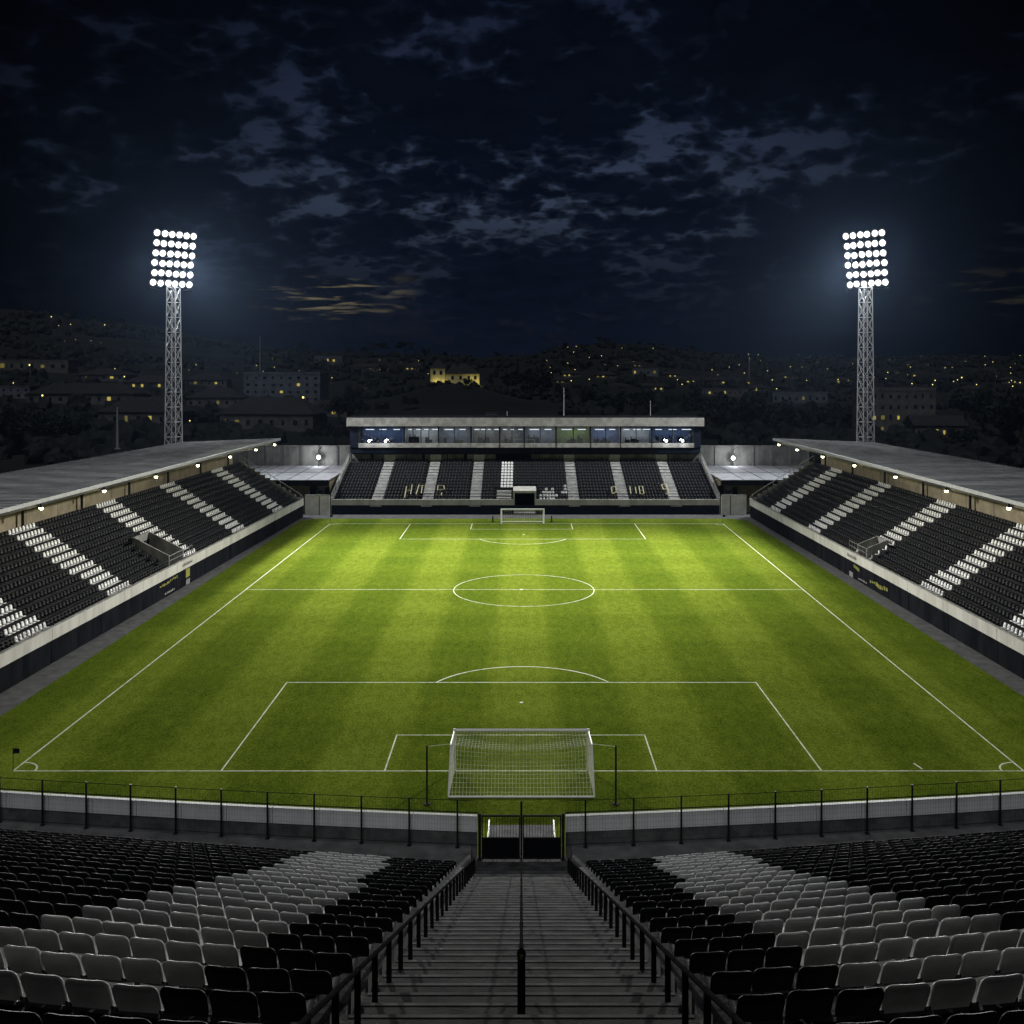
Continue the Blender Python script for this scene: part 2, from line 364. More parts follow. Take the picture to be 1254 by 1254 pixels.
# ------------------------------------------------------------------ goals
def wire_grid(mb, P, nu, nv, r, mi=0):
    for i in range(nu + 1):
        for j in range(nv): mb.tube(P(i / nu, j / nv), P(i / nu, (j + 1) / nv), r, 3, mi, caps=False)
    for j in range(nv + 1):
        for i in range(nu): mb.tube(P(i / nu, j / nv), P((i + 1) / nu, j / nv), r, 3, mi, caps=False)
def goal(w, h, Y, dirn, depth, topback, zback, cell, wr, fr, label, xo=0):
    root = empty('football_goal', (xo, Y, 0)); tag(root, label, 'goal', 'football goals')
    for s in (-1, 1):
        MB().tube((xo + s * w / 2, Y, 0), (xo + s * w / 2, Y, h + fr), fr, 10).build('post', M['white_paint'], root)
    MB().tube((xo - w / 2 + fr, Y, h), (xo + w / 2 - fr, Y, h), fr, 10).build('crossbar', M['white_paint'], root)
    w2 = w + .22
    for s in (-1, 1):
        m = MB(); x = xo + s * w2 / 2
        m.path([(xo + s * w / 2, Y, h - .02), (x, Y + dirn * topback, zback), (x - s * .0, Y + dirn * depth, .05)], fr * .55, 6)
        m.build('stanchion', M['white_paint'], root)
    MB().tube((xo - w2 / 2, Y + dirn * depth, .05), (xo + w2 / 2, Y + dirn * depth, .05), fr * .7, 8).build('ground_bar', M['white_paint'], root)
    nu = int(w / cell); net = MB()
    def top(a, b):
        ww = w + (w2 - w) * b
        return (xo - ww / 2 + ww * a, Y + dirn * (topback * b + .1 * math.sin(math.pi * a) * b), h + (zback - h) * b - .34 * math.sin(math.pi * a) * (b ** 1.2) - .12 * math.sin(math.pi * b))
    def back(a, b):
        z0 = zback - .34 * math.sin(math.pi * a)
        return (xo - w2 / 2 + w2 * a, Y + dirn * (topback + .1 * math.sin(math.pi * a) + (depth - topback - .1 * math.sin(math.pi * a)) * b - .18 * math.sin(math.pi * b) * math.sin(math.pi * a)), z0 + (.05 - z0) * b)
    wire_grid(net, top, nu, max(3, int(topback / cell)), wr)
    wire_grid(net, back, nu, int(zback / cell), wr)
    for s in (-1, 1):
        def sidef(a, b, s=s):
            x = xo + s * (w / 2 + .11 * a)
            yb = topback + (depth - topback) * (1 - b)
            zt = h + (zback - h) * a
            return (x, Y + dirn * yb * a, .02 + (zt - .02) * b)
        wire_grid(net, sidef, int(depth / cell), int(h / cell), wr)
    net.build('net', M['net'], root)
    return root
goal(9.0, 2.72, GL + .06, -1, 4.2, 2.1, 2.52, .215, .0135, .095, 'large white goal with sagging net in front of the dark gate')
goal(7.3, 2.5, FL - .02, 1, 2.0, .9, 2.35, .3, .006, .12, 'small distant white goal below the far seating stand', .2)
for s, lab in ((-1, 'thin black net support pole left of the large goal'), (1, 'thin black net support pole right of the large goal')):
    x = 5.87 * s
    r = empty('net_pole', (x, 61.6, 0)); tag(r, lab, 'pole', 'net poles beside the large goal')
    MB().tube((x, 61.6, 0), (x, 61.6, 3.65), .06, 8).build('pole', M['black'], r)
    MB().tube((x, 61.6, 0.003), (x, 61.6, .07), .22, 10).build('base_plate', M['black'], r)
    MB().tube((x, 61.6, 3.6), (4.6 * s, GL - 2.1, 2.62), .016, 4).build('guy_cord', M['net'], r)
for x, lab in ((-5.0, 'short black post on the grass left of the small goal'), (5.3, 'short black post on the grass right of the small goal')):
    m = MB(); m.tube((x, 173.6, 0), (x, 173.6, 1.1), .13, 8); m.box(x - .25, x + .25, 173.35, 173.85, 0, .12); tag(m.build('short_post', M['black']), lab, 'post', 'posts beside the far goal')
def corner_flag(x, y, lab):
    r = empty('corner_flag', (x, y, 0)); tag(r, lab, 'corner flag', 'corner flags')
    MB().tube((x, y, 0), (x, y, 1.55), .025, 6).build('pole', M['black'], r)
    f = MB(); n = 5
    vs = [(x + .42 * i / n, y + .05 * math.sin(3 * i / n), z) for i in range(n + 1) for z in (1.15 + .03 * i / n, 1.5)]
    f.add(vs, [(2 * i, 2 * i + 2, 2 * i + 3, 2 * i + 1) for i in range(n)]); f.add([(a, b + .012, c) for a, b, c in vs], [(2 * i, 2 * i + 1, 2 * i + 3, 2 * i + 2) for i in range(n)])
    f.build('flag', M['navy'], r)
corner_flag(tl(GL), GL, 'dark corner flag at the near left corner of the pitch')
corner_flag(tl(FL), FL, 'thin corner flag at the far left corner of the pitch')
corner_flag(tr(FL), FL, 'thin corner flag at the far right corner of the pitch')

# ------------------------------------------------------------------ seats (simple and detailed)
def seat_parts():
    """one folding stadium seat facing +Y, tread at z=0: returns backrest, pan, bracket as MB"""
    W = .475; nx, nz = 10, 8
    def outline(a, b):                                   # a,b in -1..1 -> rounded panel
        p = 5.0
        k = (abs(a) ** p + abs(b) ** p) ** (1 / p); mx = max(abs(a), abs(b))
        q = mx / k if k > 0 else 1
        return a * q, b * q
    def pos(a, b, t):
        a, b = outline(a, b)
        x = a * W / 2 * (1.0 - .035 * (1 - b)); h = .635 + b * .19
        lean = -.16 * (h - .40) / .42
        bow = .045 * (1 - a * a) * 0.9 - .03 * max(0, b - .6)
        return (x, lean - bow + t, h)
    back = MB()
    vs = []; g = {}
    for side, t in ((0, .0), (1, .028)):
        for i in range(nx + 1):
            for j in range(nz + 1):
                g[side, i, j] = len(vs); vs.append(pos(-1 + 2 * i / nx, -1 + 2 * j / nz, t))
    fs = []
    for i in range(nx):
        for j in range(nz):
            fs.append((g[0, i, j], g[0, i + 1, j], g[0, i + 1, j + 1], g[0, i, j + 1]))
            fs.append((g[1, i, j], g[1, i, j + 1], g[1, i + 1, j + 1], g[1, i + 1, j]))
    edge = [(i, 0) for i in range(nx)] + [(nx, j) for j in range(nz)] + [(i, nz) for i in range(nx, 0, -1)] + [(0, j) for j in range(nz, 0, -1)]
    for k in range(len(edge)):
        a, b = edge[k], edge[(k + 1) % len(edge)]
        fs.append((g[0, a[0], a[1]], g[1, a[0], a[1]], g[1, b[0], b[1]], g[0, b[0], b[1]]))
    back.add(vs, fs)
    rim = [Vector(pos(*[(-1 + 2 * a / nx), (-1 + 2 * b / nz)], .016)) for a, b in [(nx, j) for j in range(0, nz)] + [(i, nz) for i in range(nx, -1, -1)] + [(0, j) for j in range(nz - 1, -1, -1)]]
    sweep(back, rim, .021, 8)
    pan = MB(); n = 5; pv = []
    for k in range(2):
        for i in range(n + 1):
            for j in range(n + 1):
                x = (-1 + 2 * i / n) * .215; y = .03 + .40 * j / n
                z = .405 + .045 * (j / n) ** 1.5 + .02 * abs(-1 + 2 * i / n) ** 2 - .035 * k
                pv.append((x, y, z))
    q = (n + 1) ** 2; pf = []
    for i in range(n):
        for j in range(n):
            a = i * (n + 1) + j; pf.append((a, a + n + 1, a + n + 2, a + 1)); pf.append((q + a, q + a + 1, q + a + n + 2, q + a + n + 1))
    ring = [i * (n + 1) for i in range(n)] + [n * (n + 1) + j for j in range(n)] + [i * (n + 1) + n for i in range(n, 0, -1)] + [j for j in range(n, 0, -1)]
    for k in range(len(ring)):
        a, b = ring[k], ring[(k + 1) % len(ring)]; pf.append((a, b, q + b, q + a))
    pan.add(pv, pf)
    br = MB()
    br.box(-.235, .235, .02, .09, .30, .365); br.box(-.05, .05, .02, .08, 0, .30)
    for s in (-1, 1):
        br.hexa([(s * .232 - .012, -.02, .36), (s * .232 + .012, -.02, .36), (s * .232 + .012, .10, .36), (s * .232 - .012, .10, .36),
                 (s * .232 - .012, -.05, .52), (s * .232 + .012, -.05, .52), (s * .232 + .012, .06, .44), (s * .232 - .012, .06, .44)])
    return back, pan, br
def sweep(mb, pts, r, n):
    pts = [Vector(p) for p in pts]; vs = []; fs = []
    for i, p in enumerate(pts):
        t = (pts[min(i + 1, len(pts) - 1)] - pts[max(i - 1, 0)]).normalized()
        x = t.cross(Vector((0, 1, 0))).normalized(); y = t.cross(x)
        for q in range(n): a = 2 * math.pi * q / n; vs.append(p + (x * math.cos(a) + y * math.sin(a)) * r)
    for i in range(len(pts) - 1):
        for q in range(n): fs.append((i * n + q, i * n + (q + 1) % n, (i + 1) * n + (q + 1) % n, (i + 1) * n + q))
    mb.add(vs, fs)
SB, SP, SBR = seat_parts()
KL = 20; ROWS_K = range(0, KL + 1); ROW0, ROWD, DROP0, SLOPE = 10.15, 1.5, 1.80, .451
def gofs(X): X = abs(X); return .015 * X * X if X < 4.83 else .35 + .145 * (X - 4.83)
def fofs(X): return .075 * abs(X) + .0014 * X * X if abs(X) > 2 else .0389 * abs(X) * abs(X)
def row_y(k): return ROW0 + ROWD * (k - 1)
def row_z(k): return CAMZ - (DROP0 + SLOPE * row_y(k)) - .835
def row_rot(X): return math.atan(min(.03 * abs(X), .145) * (1 if X > 0 else -1))
# simple seat as arrays, facing +Y
class Bulk:
    def __init__(self): self.V = []; self.Fc = []; self.Mi = []; self.n = 0
    def put(self, verts, faces, M4, mi):
        v = np.asarray(verts) @ M4[:3, :3].T + M4[:3, 3]
        self.V.append(v); self.Fc.append(np.asarray(faces) + self.n); self.Mi.append(np.full(len(faces), mi)); self.n += len(v)
def rotm(rz, loc):
    c, s = math.cos(rz), math.sin(rz)
    return np.array([[c, -s, 0, loc[0]], [s, c, 0, loc[1]], [0, 0, 1, loc[2]], [0, 0, 0, 1]])
def simple_seat():
    v = []; f = []
    def hx(c):
        b = len(v); v.extend(c); f.extend([tuple(b + i for i in q) for q in [(0, 3, 2, 1), (4, 5, 6, 7), (0, 1, 5, 4), (1, 2, 6, 5), (2, 3, 7, 6), (3, 0, 4, 7)]])
    w = .225
    hx([(-w, .0, .38), (w, .0, .38), (w, .04, .38), (-w, .04, .38), (-w * 1.0, -.08, .68), (w * 1.0, -.08, .68), (w, -.04, .68), (-w, -.04, .68)])
    hx([(-w, -.08, .68), (w, -.08, .68), (w, -.04, .68), (-w, -.04, .68), (-w * .72, -.12, .82), (w * .72, -.12, .82), (w * .72, -.085, .82), (-w * .72, -.085, .82)])
    hx([(-w * .95, .04, .39), (w * .95, .04, .39), (w * .9, .42, .42), (-w * .9, .42, .42), (-w * .95, .04, .43), (w * .95, .04, .43), (w * .9, .42, .455), (-w * .9, .42, .455)])
    return np.array(v), np.array(f)
SSV, SSF = simple_seat()
def mb_arrays(mbs):
    v = []; f = []
    for m in mbs:
        b = len(v); v += m.v
        for q in m.f:
            if len(q) == 4: f.append(tuple(b + i for i in q))
            elif len(q) > 4:
                for i in range(1, len(q) - 1, 2): f.append((b + q[0], b + q[i], b + q[i + 1], b + q[min(i + 2, len(q) - 1)]) if i + 2 < len(q) else (b + q[0], b + q[i], b + q[i + 1], b + q[i + 1]))
    return np.array(v), np.array([q for q in f if len(set(q)) == 4])
DSV, DSF = mb_arrays([SB, SP, SBR])
bulk = Bulk()

# ------------------------------------------------------------------ near stand
PITCHX = .52
near = empty('near_grandstand', (0, 40, 0)); tag(near, 'dark concrete near stand terraces falling towards the pitch', 'grandstand', 'grandstands')
XS = [2.15, 3, 4, 5, 6, 8, 10, 12.5, 15, 18, 21, 25, 30, 36]
for sgn in (-1, 1):
    ter = MB()
    for k in range(-4, KL + 1):
        y0, y1 = row_y(k) - .34, row_y(k + 1) - .34
        if k == KL: y1 = row_y(KL) + .42
        z = row_z(k); zl = row_z(k + 1) if k < KL else 6.55
        for a, b in zip(XS, XS[1:]):
            ga, gb = gofs(a), gofs(b)
            ter.add([(sgn * a, y0 + ga, z), (sgn * b, y0 + gb, z), (sgn * b, y1 + gb, z), (sgn * a, y1 + ga, z), (sgn * a, y1 + ga, zl), (sgn * b, y1 + gb, zl)], [(0, 1, 2, 3), (3, 2, 5, 4)])
        ter.add([(sgn * XS[0], y0, z), (sgn * XS[0], y1, z), (sgn * XS[0], y1, z - 1.3), (sgn * XS[0], y0, z - 1.3)], [(0, 1, 2, 3)])
    ter.build('terrace', M['terrace'], near)
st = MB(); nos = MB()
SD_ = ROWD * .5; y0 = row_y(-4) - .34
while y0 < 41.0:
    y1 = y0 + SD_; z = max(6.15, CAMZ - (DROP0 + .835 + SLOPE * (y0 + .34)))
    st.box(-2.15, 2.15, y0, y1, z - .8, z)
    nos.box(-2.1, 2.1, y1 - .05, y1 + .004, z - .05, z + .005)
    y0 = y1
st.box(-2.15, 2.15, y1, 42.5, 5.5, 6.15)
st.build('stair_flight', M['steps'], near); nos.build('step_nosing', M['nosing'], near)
FY = 42.3
WX = [2.15] + [x for x in XS[1:]]
for sgn in (-1, 1):
    wk = MB()
    for a, b in zip(WX, WX[1:]):
        ga, gb = gofs(a), gofs(b); y0 = row_y(KL) + .42
        wk.add([(sgn * a, y0 + ga, 6.55), (sgn * b, y0 + gb, 6.55), (sgn * b, FY + .4 + fofs(b), 6.55), (sgn * a, FY + .4 + fofs(a), 6.55)], [(0, 1, 2, 3)])
    wk.add([(sgn * 2.15, row_y(KL) - .4, 6.55), (sgn * 2.15, FY + .4, 6.55), (sgn * 2.15, FY + .4, 5.9), (sgn * 2.15, row_y(KL) - .4, 5.9)], [(0, 1, 2, 3)])
    wk.build('walkway', M['walkway'], near)
fw = MB()
for sgn in (-1, 1):
    pl = MB(); wp = MB()
    xs = [1.9, 2.6] + [2.6 + 2.08 * i for i in range(1, 17)]
    for a, b in zip(xs, xs[1:]):
        ga, gb = fofs(a) + FY + .22, fofs(b) + FY + .22
        def slab(mb, z0, z1, t0, t1, gap=.0):
            a_, b_ = sgn * (a + gap), sgn * (b - gap)
            mb.hexa([(a_, ga + t0, z0), (b_, gb + t0, z0), (b_, gb + t1, z0), (a_, ga + t1, z0), (a_, ga + t0, z1), (b_, gb + t0, z1), (b_, gb + t1, z1), (a_, ga + t1, z1)])
        slab(pl, 6.552, 7.18, 0, .18); slab(wp, 7.18, 7.86, -.03, .15, .012); slab(fw, -.01, 6.54, .02, .18)
    pl.build('plinth', M['terrace'], near); wp.build('parapet_panel', M['panel'], near)
fw.box(-1.9, 1.9, FY + .245, FY + .4, 0, 6.14)
fw.build('front_wall', M['concrete'], near)
# landing beyond the gate with short white side rails
lb = MB(); lb.box(-1.5, 1.5, FY + .42, FY + 3.3, 5.6, 6.12); lb.box(-1.4, 1.4, FY + .6, FY + 3.2, 0, 5.6); lb.build('landing', M['terrace'], near)
for s in (-1, 1):
    m = MB()
    for i in range(6): m.tube((s * 1.46, FY + .5 + i * .42, 6.12), (s * 1.46, FY + .5 + i * .42, 6.62), .02, 6)
    m.tube((s * 1.46, FY + .45, 6.64), (s * 1.46, FY + 2.65, 6.64), .028, 6); m.tube((s * 1.46, FY + .45, 6.3), (s * 1.46, FY + 2.65, 6.3), .02, 6)
    m.build('landing_rail', M['rail'], near)
# stair handrails
def handrail(x, y0, y1, r, name_lab, step=1.38, h=.86, thick=.036):
    zf = lambda y: CAMZ - (DROP0 + .835 + SLOPE * y) - .06
    root = empty('stair_handrail', (x, y1, zf(y1))); tag(root, name_lab, 'handrail', 'handrails of the central stairs')
    t = MB(); t.path([(x, y0, zf(y0) + h), (x, y1, zf(y1) + h)], r, 8); t.build('top_rail', M['rail_black'], root, smooth=False)
    lo = MB(); lo.tube((x, y0, zf(y0) + .14), (x, y1, zf(y1) + .14), r * .5, 6); lo.build('bottom_rail', M['rail_black'], root)
    y = y1
    while y > y0 - .01:
        p = MB(); p.box(x - thick, x + thick, y - thick * .7, y + thick * .7, zf(y) - .28, zf(y) + h - r * .5)
        p.tube((x, y - .045, zf(y) + h), (x, y + .045, zf(y) + h - .02), r * 1.25, 8)
        p.build('post', M['rail_black'], root); y -= step
    return root
handrail(-1.92, 5.2, 40.6, .03, 'black handrail with posts along the left edge of the stairs')
handrail(1.92, 5.2, 40.6, .03, 'black handrail with posts along the right edge of the stairs')
cr = handrail(0, 12.6, 40.9, .026, 'black centre handrail dividing the stairs, topped by a thick end post', 2.76, .9, .025)
zc = CAMZ - (DROP0 + .835 + SLOPE * 12.46)
m = MB(); m.tube((0, 12.46, zc - .5), (0, 12.46, zc + .85), .052, 12); m.lathe((0, 12.46, zc + .85), [(.052, 0), (.06, .02), (.05, .06), (.025, .09), (.004, .1)], 12); m.build('end_post', M['rail_black'], cr)
m = MB(); m.box(-.022, .022, 12.36, 12.407, zc + .86, zc + .90); m.box(-.016, .016, 12.35, 12.36, zc + .865, zc + .89); m.build('end_cap', M['yellow'], cr)

# unseen roof and columns added above and behind the camera to shade the nearest rows
m = MB(); m.hexa([(-45, -22, 37.6), (45, -22, 37.6), (45, 4.6, 40), (-45, 4.6, 40), (-45, -22, 38.0), (45, -22, 38.0), (45, 4.6, 40.4), (-45, 4.6, 40.4)]); m.build('roof', M['flatroof'], near)
for i in range(7):
    x = -42 + i * 14; MB().box(x - .25, x + .25, -20.5, -20, 0, 37.7).build('column', M['steel'], near)
# seats of the near stand
def is_white(k, X):
    if k == 0: return False
    inner = np.interp(row_y(k), [9.6, 20.6, 40], [3.75, 3.8, 5.2])
    return inner < abs(X) < inner + np.interp(row_y(k), [9.6, 14, 20.6, 40], [4.0, 3.9, 3.6, 3.0])
seat_list = []
for k in ROWS_K:
    for sgn in (-1, 1):
        x = 2.42 + .35 * k / KL; j = 0
        while x < min(35, .52 * row_y(k) + 4.5):
            j += 1
            X = sgn * x; Y = row_y(k) + gofs(x); Z = row_z(k)
            px, py = proj((X, Y, Z + .8))
            seat_list.append((k, sgn, j, X, Y, Z, px, py))
            x += PITCHX * math.cos(row_rot(x))
vis = [s for s in seat_list if -12 < s[6] < 1266 and s[7] < 1246]
vis.sort(key=lambda s: s[4]); singles = set((s[0], s[1], s[2]) for s in vis[:300])
protos = {}
def proto(white):
    r = empty('stadium_seat', (0, 0, 0))
    m = M['seat_white'] if white else M['seat_black']
    SB.build('backrest', m, r, smooth=True, local=True); SP.build('seat_pan', m, r, smooth=True, local=True); SBR.build('bracket', M['black'], r, local=True)
    return r
lowest = min(s[0] for s in vis)
used = {True: False, False: False}; ptree = {}
for w in (True, False): protos[w] = proto(w)
bpy.context.view_layer.update()
for w in (True, False): ptree[w] = tree_of(protos[w])
nsingle = 0
for (k, sgn, j, X, Y, Z, px, py) in seat_list:
    w = is_white(k, X); rz = row_rot(X) + random.uniform(-.012, .012)
    if (k, sgn, j) in singles:
        if not used[w]: o = protos[w]; used[w] = True
        else: o = copy_tree(ptree[w])
        o.location = (X, Y, Z); o.rotation_euler = (random.uniform(-.03, .03), random.uniform(-.012, .012), rz + random.uniform(-.02, .02))
        rn = k - lowest + 1
        rowtxt = 'lowest row' if rn == 1 else ordinal(rn) + ' row from bottom'
        tag(o, '%s plastic seat, %s from the stairs in %s, %s block' % ('white' if w else 'black', ordinal(j), rowtxt, 'left' if sgn < 0 else 'right'),
            'stadium seat', ('white' if w else 'black') + ' seats of the near stand')
        nsingle += 1
    else:
        bulk.put(DSV, DSF, rotm(rz + random.uniform(-.03, .03), (X, Y + random.uniform(-.02, .02), Z + random.uniform(-.008, .008))), 1 if w else 0)

# ------------------------------------------------------------------ perimeter fence and gate
fence_xs = [2.75] + [2.75 + 2.09 * i for i in range(1, 12)]
for sgn, lab in ((-1, 'black mesh fence with posts along the walkway, left of the gate'), (1, 'black mesh fence with posts along the walkway, right of the gate')):
    root = empty('mesh_fence', (sgn * 12, FY, 6.55)); tag(root, lab, 'fence', 'fences along the walkway')
    pts = [(sgn * x, FY + fofs(x) + .06) for x in [1.86] + fence_xs]
    for (x, y) in pts[1:]:
        p = MB(); p.box(x - .035, x + .035, y - .035, y + .035, 6.5, 8.62); p.box(x - .09, x + .09, y - .09, y + .09, 6.5, 6.575); p.build('post', M['black'], root)
    ms = MB()
    for z, r_ in ((8.58, .014), (8.08, .026), (6.7, .016)):
        rl = MB()
        for (a, b) in zip(pts, pts[1:]): rl.tube((*a, z), (*b, z), r_, 6)
        rl.build('rail', M['black'], root)
    for (a, b) in zip(pts, pts[1:]):
        n = max(2, int(math.hypot(b[0] - a[0], b[1] - a[1]) / .12))
        for i in range(1, n):
            t = i / n; q = (a[0] + (b[0] - a[0]) * t, a[1] + (b[1] - a[1]) * t)
            ms.tube((*q, 6.7), (*q, 8.58), .0032, 3, caps=False)
        for i in range(1, 9):
            z = 6.7 + 1.88 * i / 9; ms.tube((*a, z), (*b, z), .0028, 3, caps=False)
    ms.build('wire_mesh', M['black'], root)
gt = empty('metal_gate', (0, FY, 6.15)); tag(gt, 'black double gate with solid lower panels at the foot of the stairs', 'gate')
for s in (-1, 1): MB().box(s * 1.78 - .06, s * 1.78 + .06, FY - .06, FY + .06, 6.15, 8.14).build('gate_post', M['black'], gt)
MB().box(-.045, .045, FY - .05, FY + .05, 6.15, 8.66).build('gate_post', M['black'], gt)
for s in (-1, 1):
    lf = MB(); x0, x1 = (s * .06, s * 1.70) if s > 0 else (s * 1.70, s * .06)
    lf.box(x0, x1, FY - .03, FY + .03, 8.0, 8.07); lf.box(x0, x1, FY - .03, FY + .03, 7.06, 7.12); lf.box(x0, x1, FY - .03, FY + .03, 6.2, 6.26)
    lf.box(x0, x0 + .05, FY - .028, FY + .028, 6.26, 8.0); lf.box(x1 - .05, x1, FY - .028, FY + .028, 6.26, 8.0)
    lo = lf.build('gate_leaf', M['black'], gt)
    MB().box(x0 + .05, x1 - .05, FY - .012, FY + .012, 6.26, 7.06).build('solid_panel', M['dark'], lo, local=False)
    b = MB()
    for i in range(1, 13): xx = x0 + .05 + (x1 - x0 - .1) * i / 13; b.tube((xx, FY, 7.12), (xx, FY, 8.0), .009, 5)
    b.build('bar', M['black'], lo)

# ------------------------------------------------------------------ side grandstands
STRIPES = [166.8, 146.2, 126.3, 106.6, 89.0, 70.0]
NR, RD, RR, Z0 = 12, .93, .585, 2.6
def side_stand(sgn, xfar, slope, lab, vom_y, side):
    Yf, L = 179.0, 118.0
    O = Vector((xfar, Yf, 0)); ud = Vector((sgn * slope, -1, 0)).normalized(); vd = Vector((sgn * -ud.y * 1.0 * 1, sgn * sgn * ud.x * 1.0, 0))
    vd = Vector((-ud.y * 1.0, ud.x, 0)) * 1.0
    if vd.x * sgn < 0: vd = -vd
    T = lambda u_, v_, z_: tuple(O + ud * u_ + vd * v_ + Vector((0, 0, z_)))
    U = lambda Y: (Yf - Y) / -ud.y
    root = empty('side_grandstand', O); tag(root, lab, 'grandstand', 'grandstands')
    vh = 2.2 if sgn < 0 else 1.5; VK = 5 if sgn < 0 else 3
    vu0, vu1 = U(vom_y) - vh, U(vom_y) + vh
    # lower wall cladding in bays, parapet in bays
    w = MB(); nb = 12; bl = L / nb
    w.tbox(T, 0, L, .12, .5, -.015, 2.2)
    for i in range(nb): w.tbox(T, i * bl + .05, (i + 1) * bl - .05, .0, .12, .05, 2.15)
    w.build('lower_wall', M['dark'], root)
    p = MB()
    for i in range(nb): p.tbox(T, i * bl + .03, (i + 1) * bl - .03, -.1, .16, 2.2, 3.35)
    p.tbox(T, 0, L, -.02, .14, 2.22, 3.30)
    p.build('parapet', M['parapet'], root)
    c = MB(); c.tbox(T, -.02, L, -.14, .2, 3.35, 3.42); c.build('parapet_coping', M['concrete'], root)
    # terrace
    t = MB()
    for k in range(NR):
        v0 = .5 + k * RD; z = Z0 + k * RR
        if k < VK:
            t.tbox(T, 0, vu0, v0, v0 + RD, z - .9, z); t.tbox(T, vu1, L, v0, v0 + RD, z - .9, z)
        else: t.tbox(T, 0, L, v0, v0 + RD, z - .9, z)
    t.tbox(T, 0, L, .5 + NR * RD, .5 + NR * RD + 1.2, Z0 + NR * RR - .9, Z0 + NR * RR - .02)
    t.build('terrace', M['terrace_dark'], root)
    vb = .5 + NR * RD + 1.2; zb = Z0 + NR * RR
    # back wall panels, dark strip above, columns
    b = MB(); b.tbox(T, 0, L, vb + .12, vb + .35, 0, 13.2); b.build('rear_wall', M['dark'], root)
    b = MB()
    for i in range(17): b.tbox(T, i * L / 17 + .04, (i + 1) * L / 17 - .04, vb, vb + .12, zb - .02, 12.3)
    b.build('back_wall_panel', M['beige'], root)
    zr = lambda u_, v_: 14.2 - (.8 - 1.15 * (u_ / L)) * (v_ - 4.3) / 18.5
    for i in range(9):
        u_ = 4 + i * 13.4
        if u_ < L: MB().tube(T(u_, vb - .5, zb), T(u_, vb - .5, 13.3), .16, 8).build('column', M['black'], root)
    # roof: front edge at v=4.4 (overhanging), rear edge far behind
    r = MB(); n = 24
    v0, v1 = 4.3, 22.8
    vr = [v0 + (v1 - v0) * i / 4 for i in range(5)]
    for i in range(n):
        ua, ub = L * i / n - .5, L * (i + 1) / n - .5
        for a, bb in zip(vr, vr[1:]):
            q = [T(ua, a, zr(ua, a)), T(ub, a, zr(ub, a)), T(ub, bb, zr(ub, bb)), T(ua, bb, zr(ua, bb))]
            r.add(q, [(0, 1, 2, 3)])
            r.add([(x, y, z - .16) for x, y, z in q], [(3, 2, 1, 0)])
    r.build('roof', M['corrugated'], root)
    sm = MB(); q = .3
    while q < L - 1:
        w_ = .05
        for (ua, ub) in ((q, q + w_),):
            sm.hexa([T(ua, v0 + .02, zr(ua, v0) + .002), T(ub, v0 + .02, zr(ub, v0) + .002), T(ub, v1, zr(ub, v1) + .002), T(ua, v1, zr(ua, v1) + .002),
                     T(ua, v0 + .02, zr(ua, v0) + .07), T(ub, v0 + .02, zr(ub, v0) + .07), T(ub, v1, zr(ub, v1) + .07), T(ua, v1, zr(ua, v1) + .07)])
        q += 1.05
    sm.build('roof_seam', M['grime'], root)
    fa = MB()
    for i in range(n):
        ua, ub = L * i / n - .5, L * (i + 1) / n - .5
        fa.hexa([T(ua, v0 - .06, 13.86), T(ub, v0 - .06, 13.86), T(ub, v0 - .002, 13.86), T(ua, v0 - .002, 13.86), T(ua, v0 - .06, 14.25), T(ub, v0 - .06, 14.25), T(ub, v0 - .002, 14.25), T(ua, v0 - .002, 14.25)])
    fa.hexa([T(-.56, v0, 13.9), T(-.502, v0, 13.9), T(-.502, v1, zr(0, v1) - .3), T(-.56, v1, zr(0, v1) - .3), T(-.56, v0, 14.24), T(-.502, v0, 14.24), T(-.502, v1, zr(0, v1) + .05), T(-.56, v1, zr(0, v1) + .05)])
    fa.build('roof_fascia', M['steel'], root)
    g = MB()
    for i in range(19):
        u_ = .4 + i * 6.5
        if u_ < L:
            zz = zr(u_, vb) - .18
            g.hexa([T(u_ - .1, v0 + .1, 13.82), T(u_ + .1, v0 + .1, 13.82), T(u_ + .1, vb, 12.9), T(u_ - .1, vb, 12.9), T(u_ - .1, v0 + .1, 14.0), T(u_ + .1, v0 + .1, 14.0), T(u_ + .1, vb, zz), T(u_ - .1, vb, zz)])
    g.tbox(T, -.3, L - 1, v0 + .6, v0 + .75, 13.45, 13.8); g.tbox(T, -.3, L - 1, v0 + 3.6, v0 + 3.75, 13.2, 13.7)
    g.build('roof_truss', M['black'], root)
    # end wall with rails
    e = MB()
    for k in range(NR):
        v = .5 + k * RD; z = Z0 + k * RR; e.tbox(T, -.25, -.03, v, v + RD, 0, z + .95)
    e.build('end_wall', M['grime'], root)
    rl = MB()
    a, bq = T(-.14, .5, Z0 + 1.5), T(-.14, .5 + NR * RD, Z0 + NR * RR + 1.5); rl.tube(a, bq, .05, 6)
    for k in range(0, NR + 1, 2):
        v = .5 + k * RD; z = Z0 + k * RR; rl.tube(T(-.14, v, z + .6), T(-.14, v, z + 1.5), .04, 6)
    rl.path([T(-.14, .5, Z0 + 1.5), T(-.14, .05, 3.5)], .05, 6)
    rl.build('end_railing', M['rail'], root)
    fr = MB(); fr.tube(T(.3, .1, 4.15), T(vu0 - .5, .1, 4.15), .025, 5); fr.tube(T(vu1 + .5, .1, 4.15), T(L, .1, 4.15), .025, 5); fr.tube(T(vu1 + .5, .1, 3.8), T(L, .1, 3.8), .02, 5)
    u_ = .5
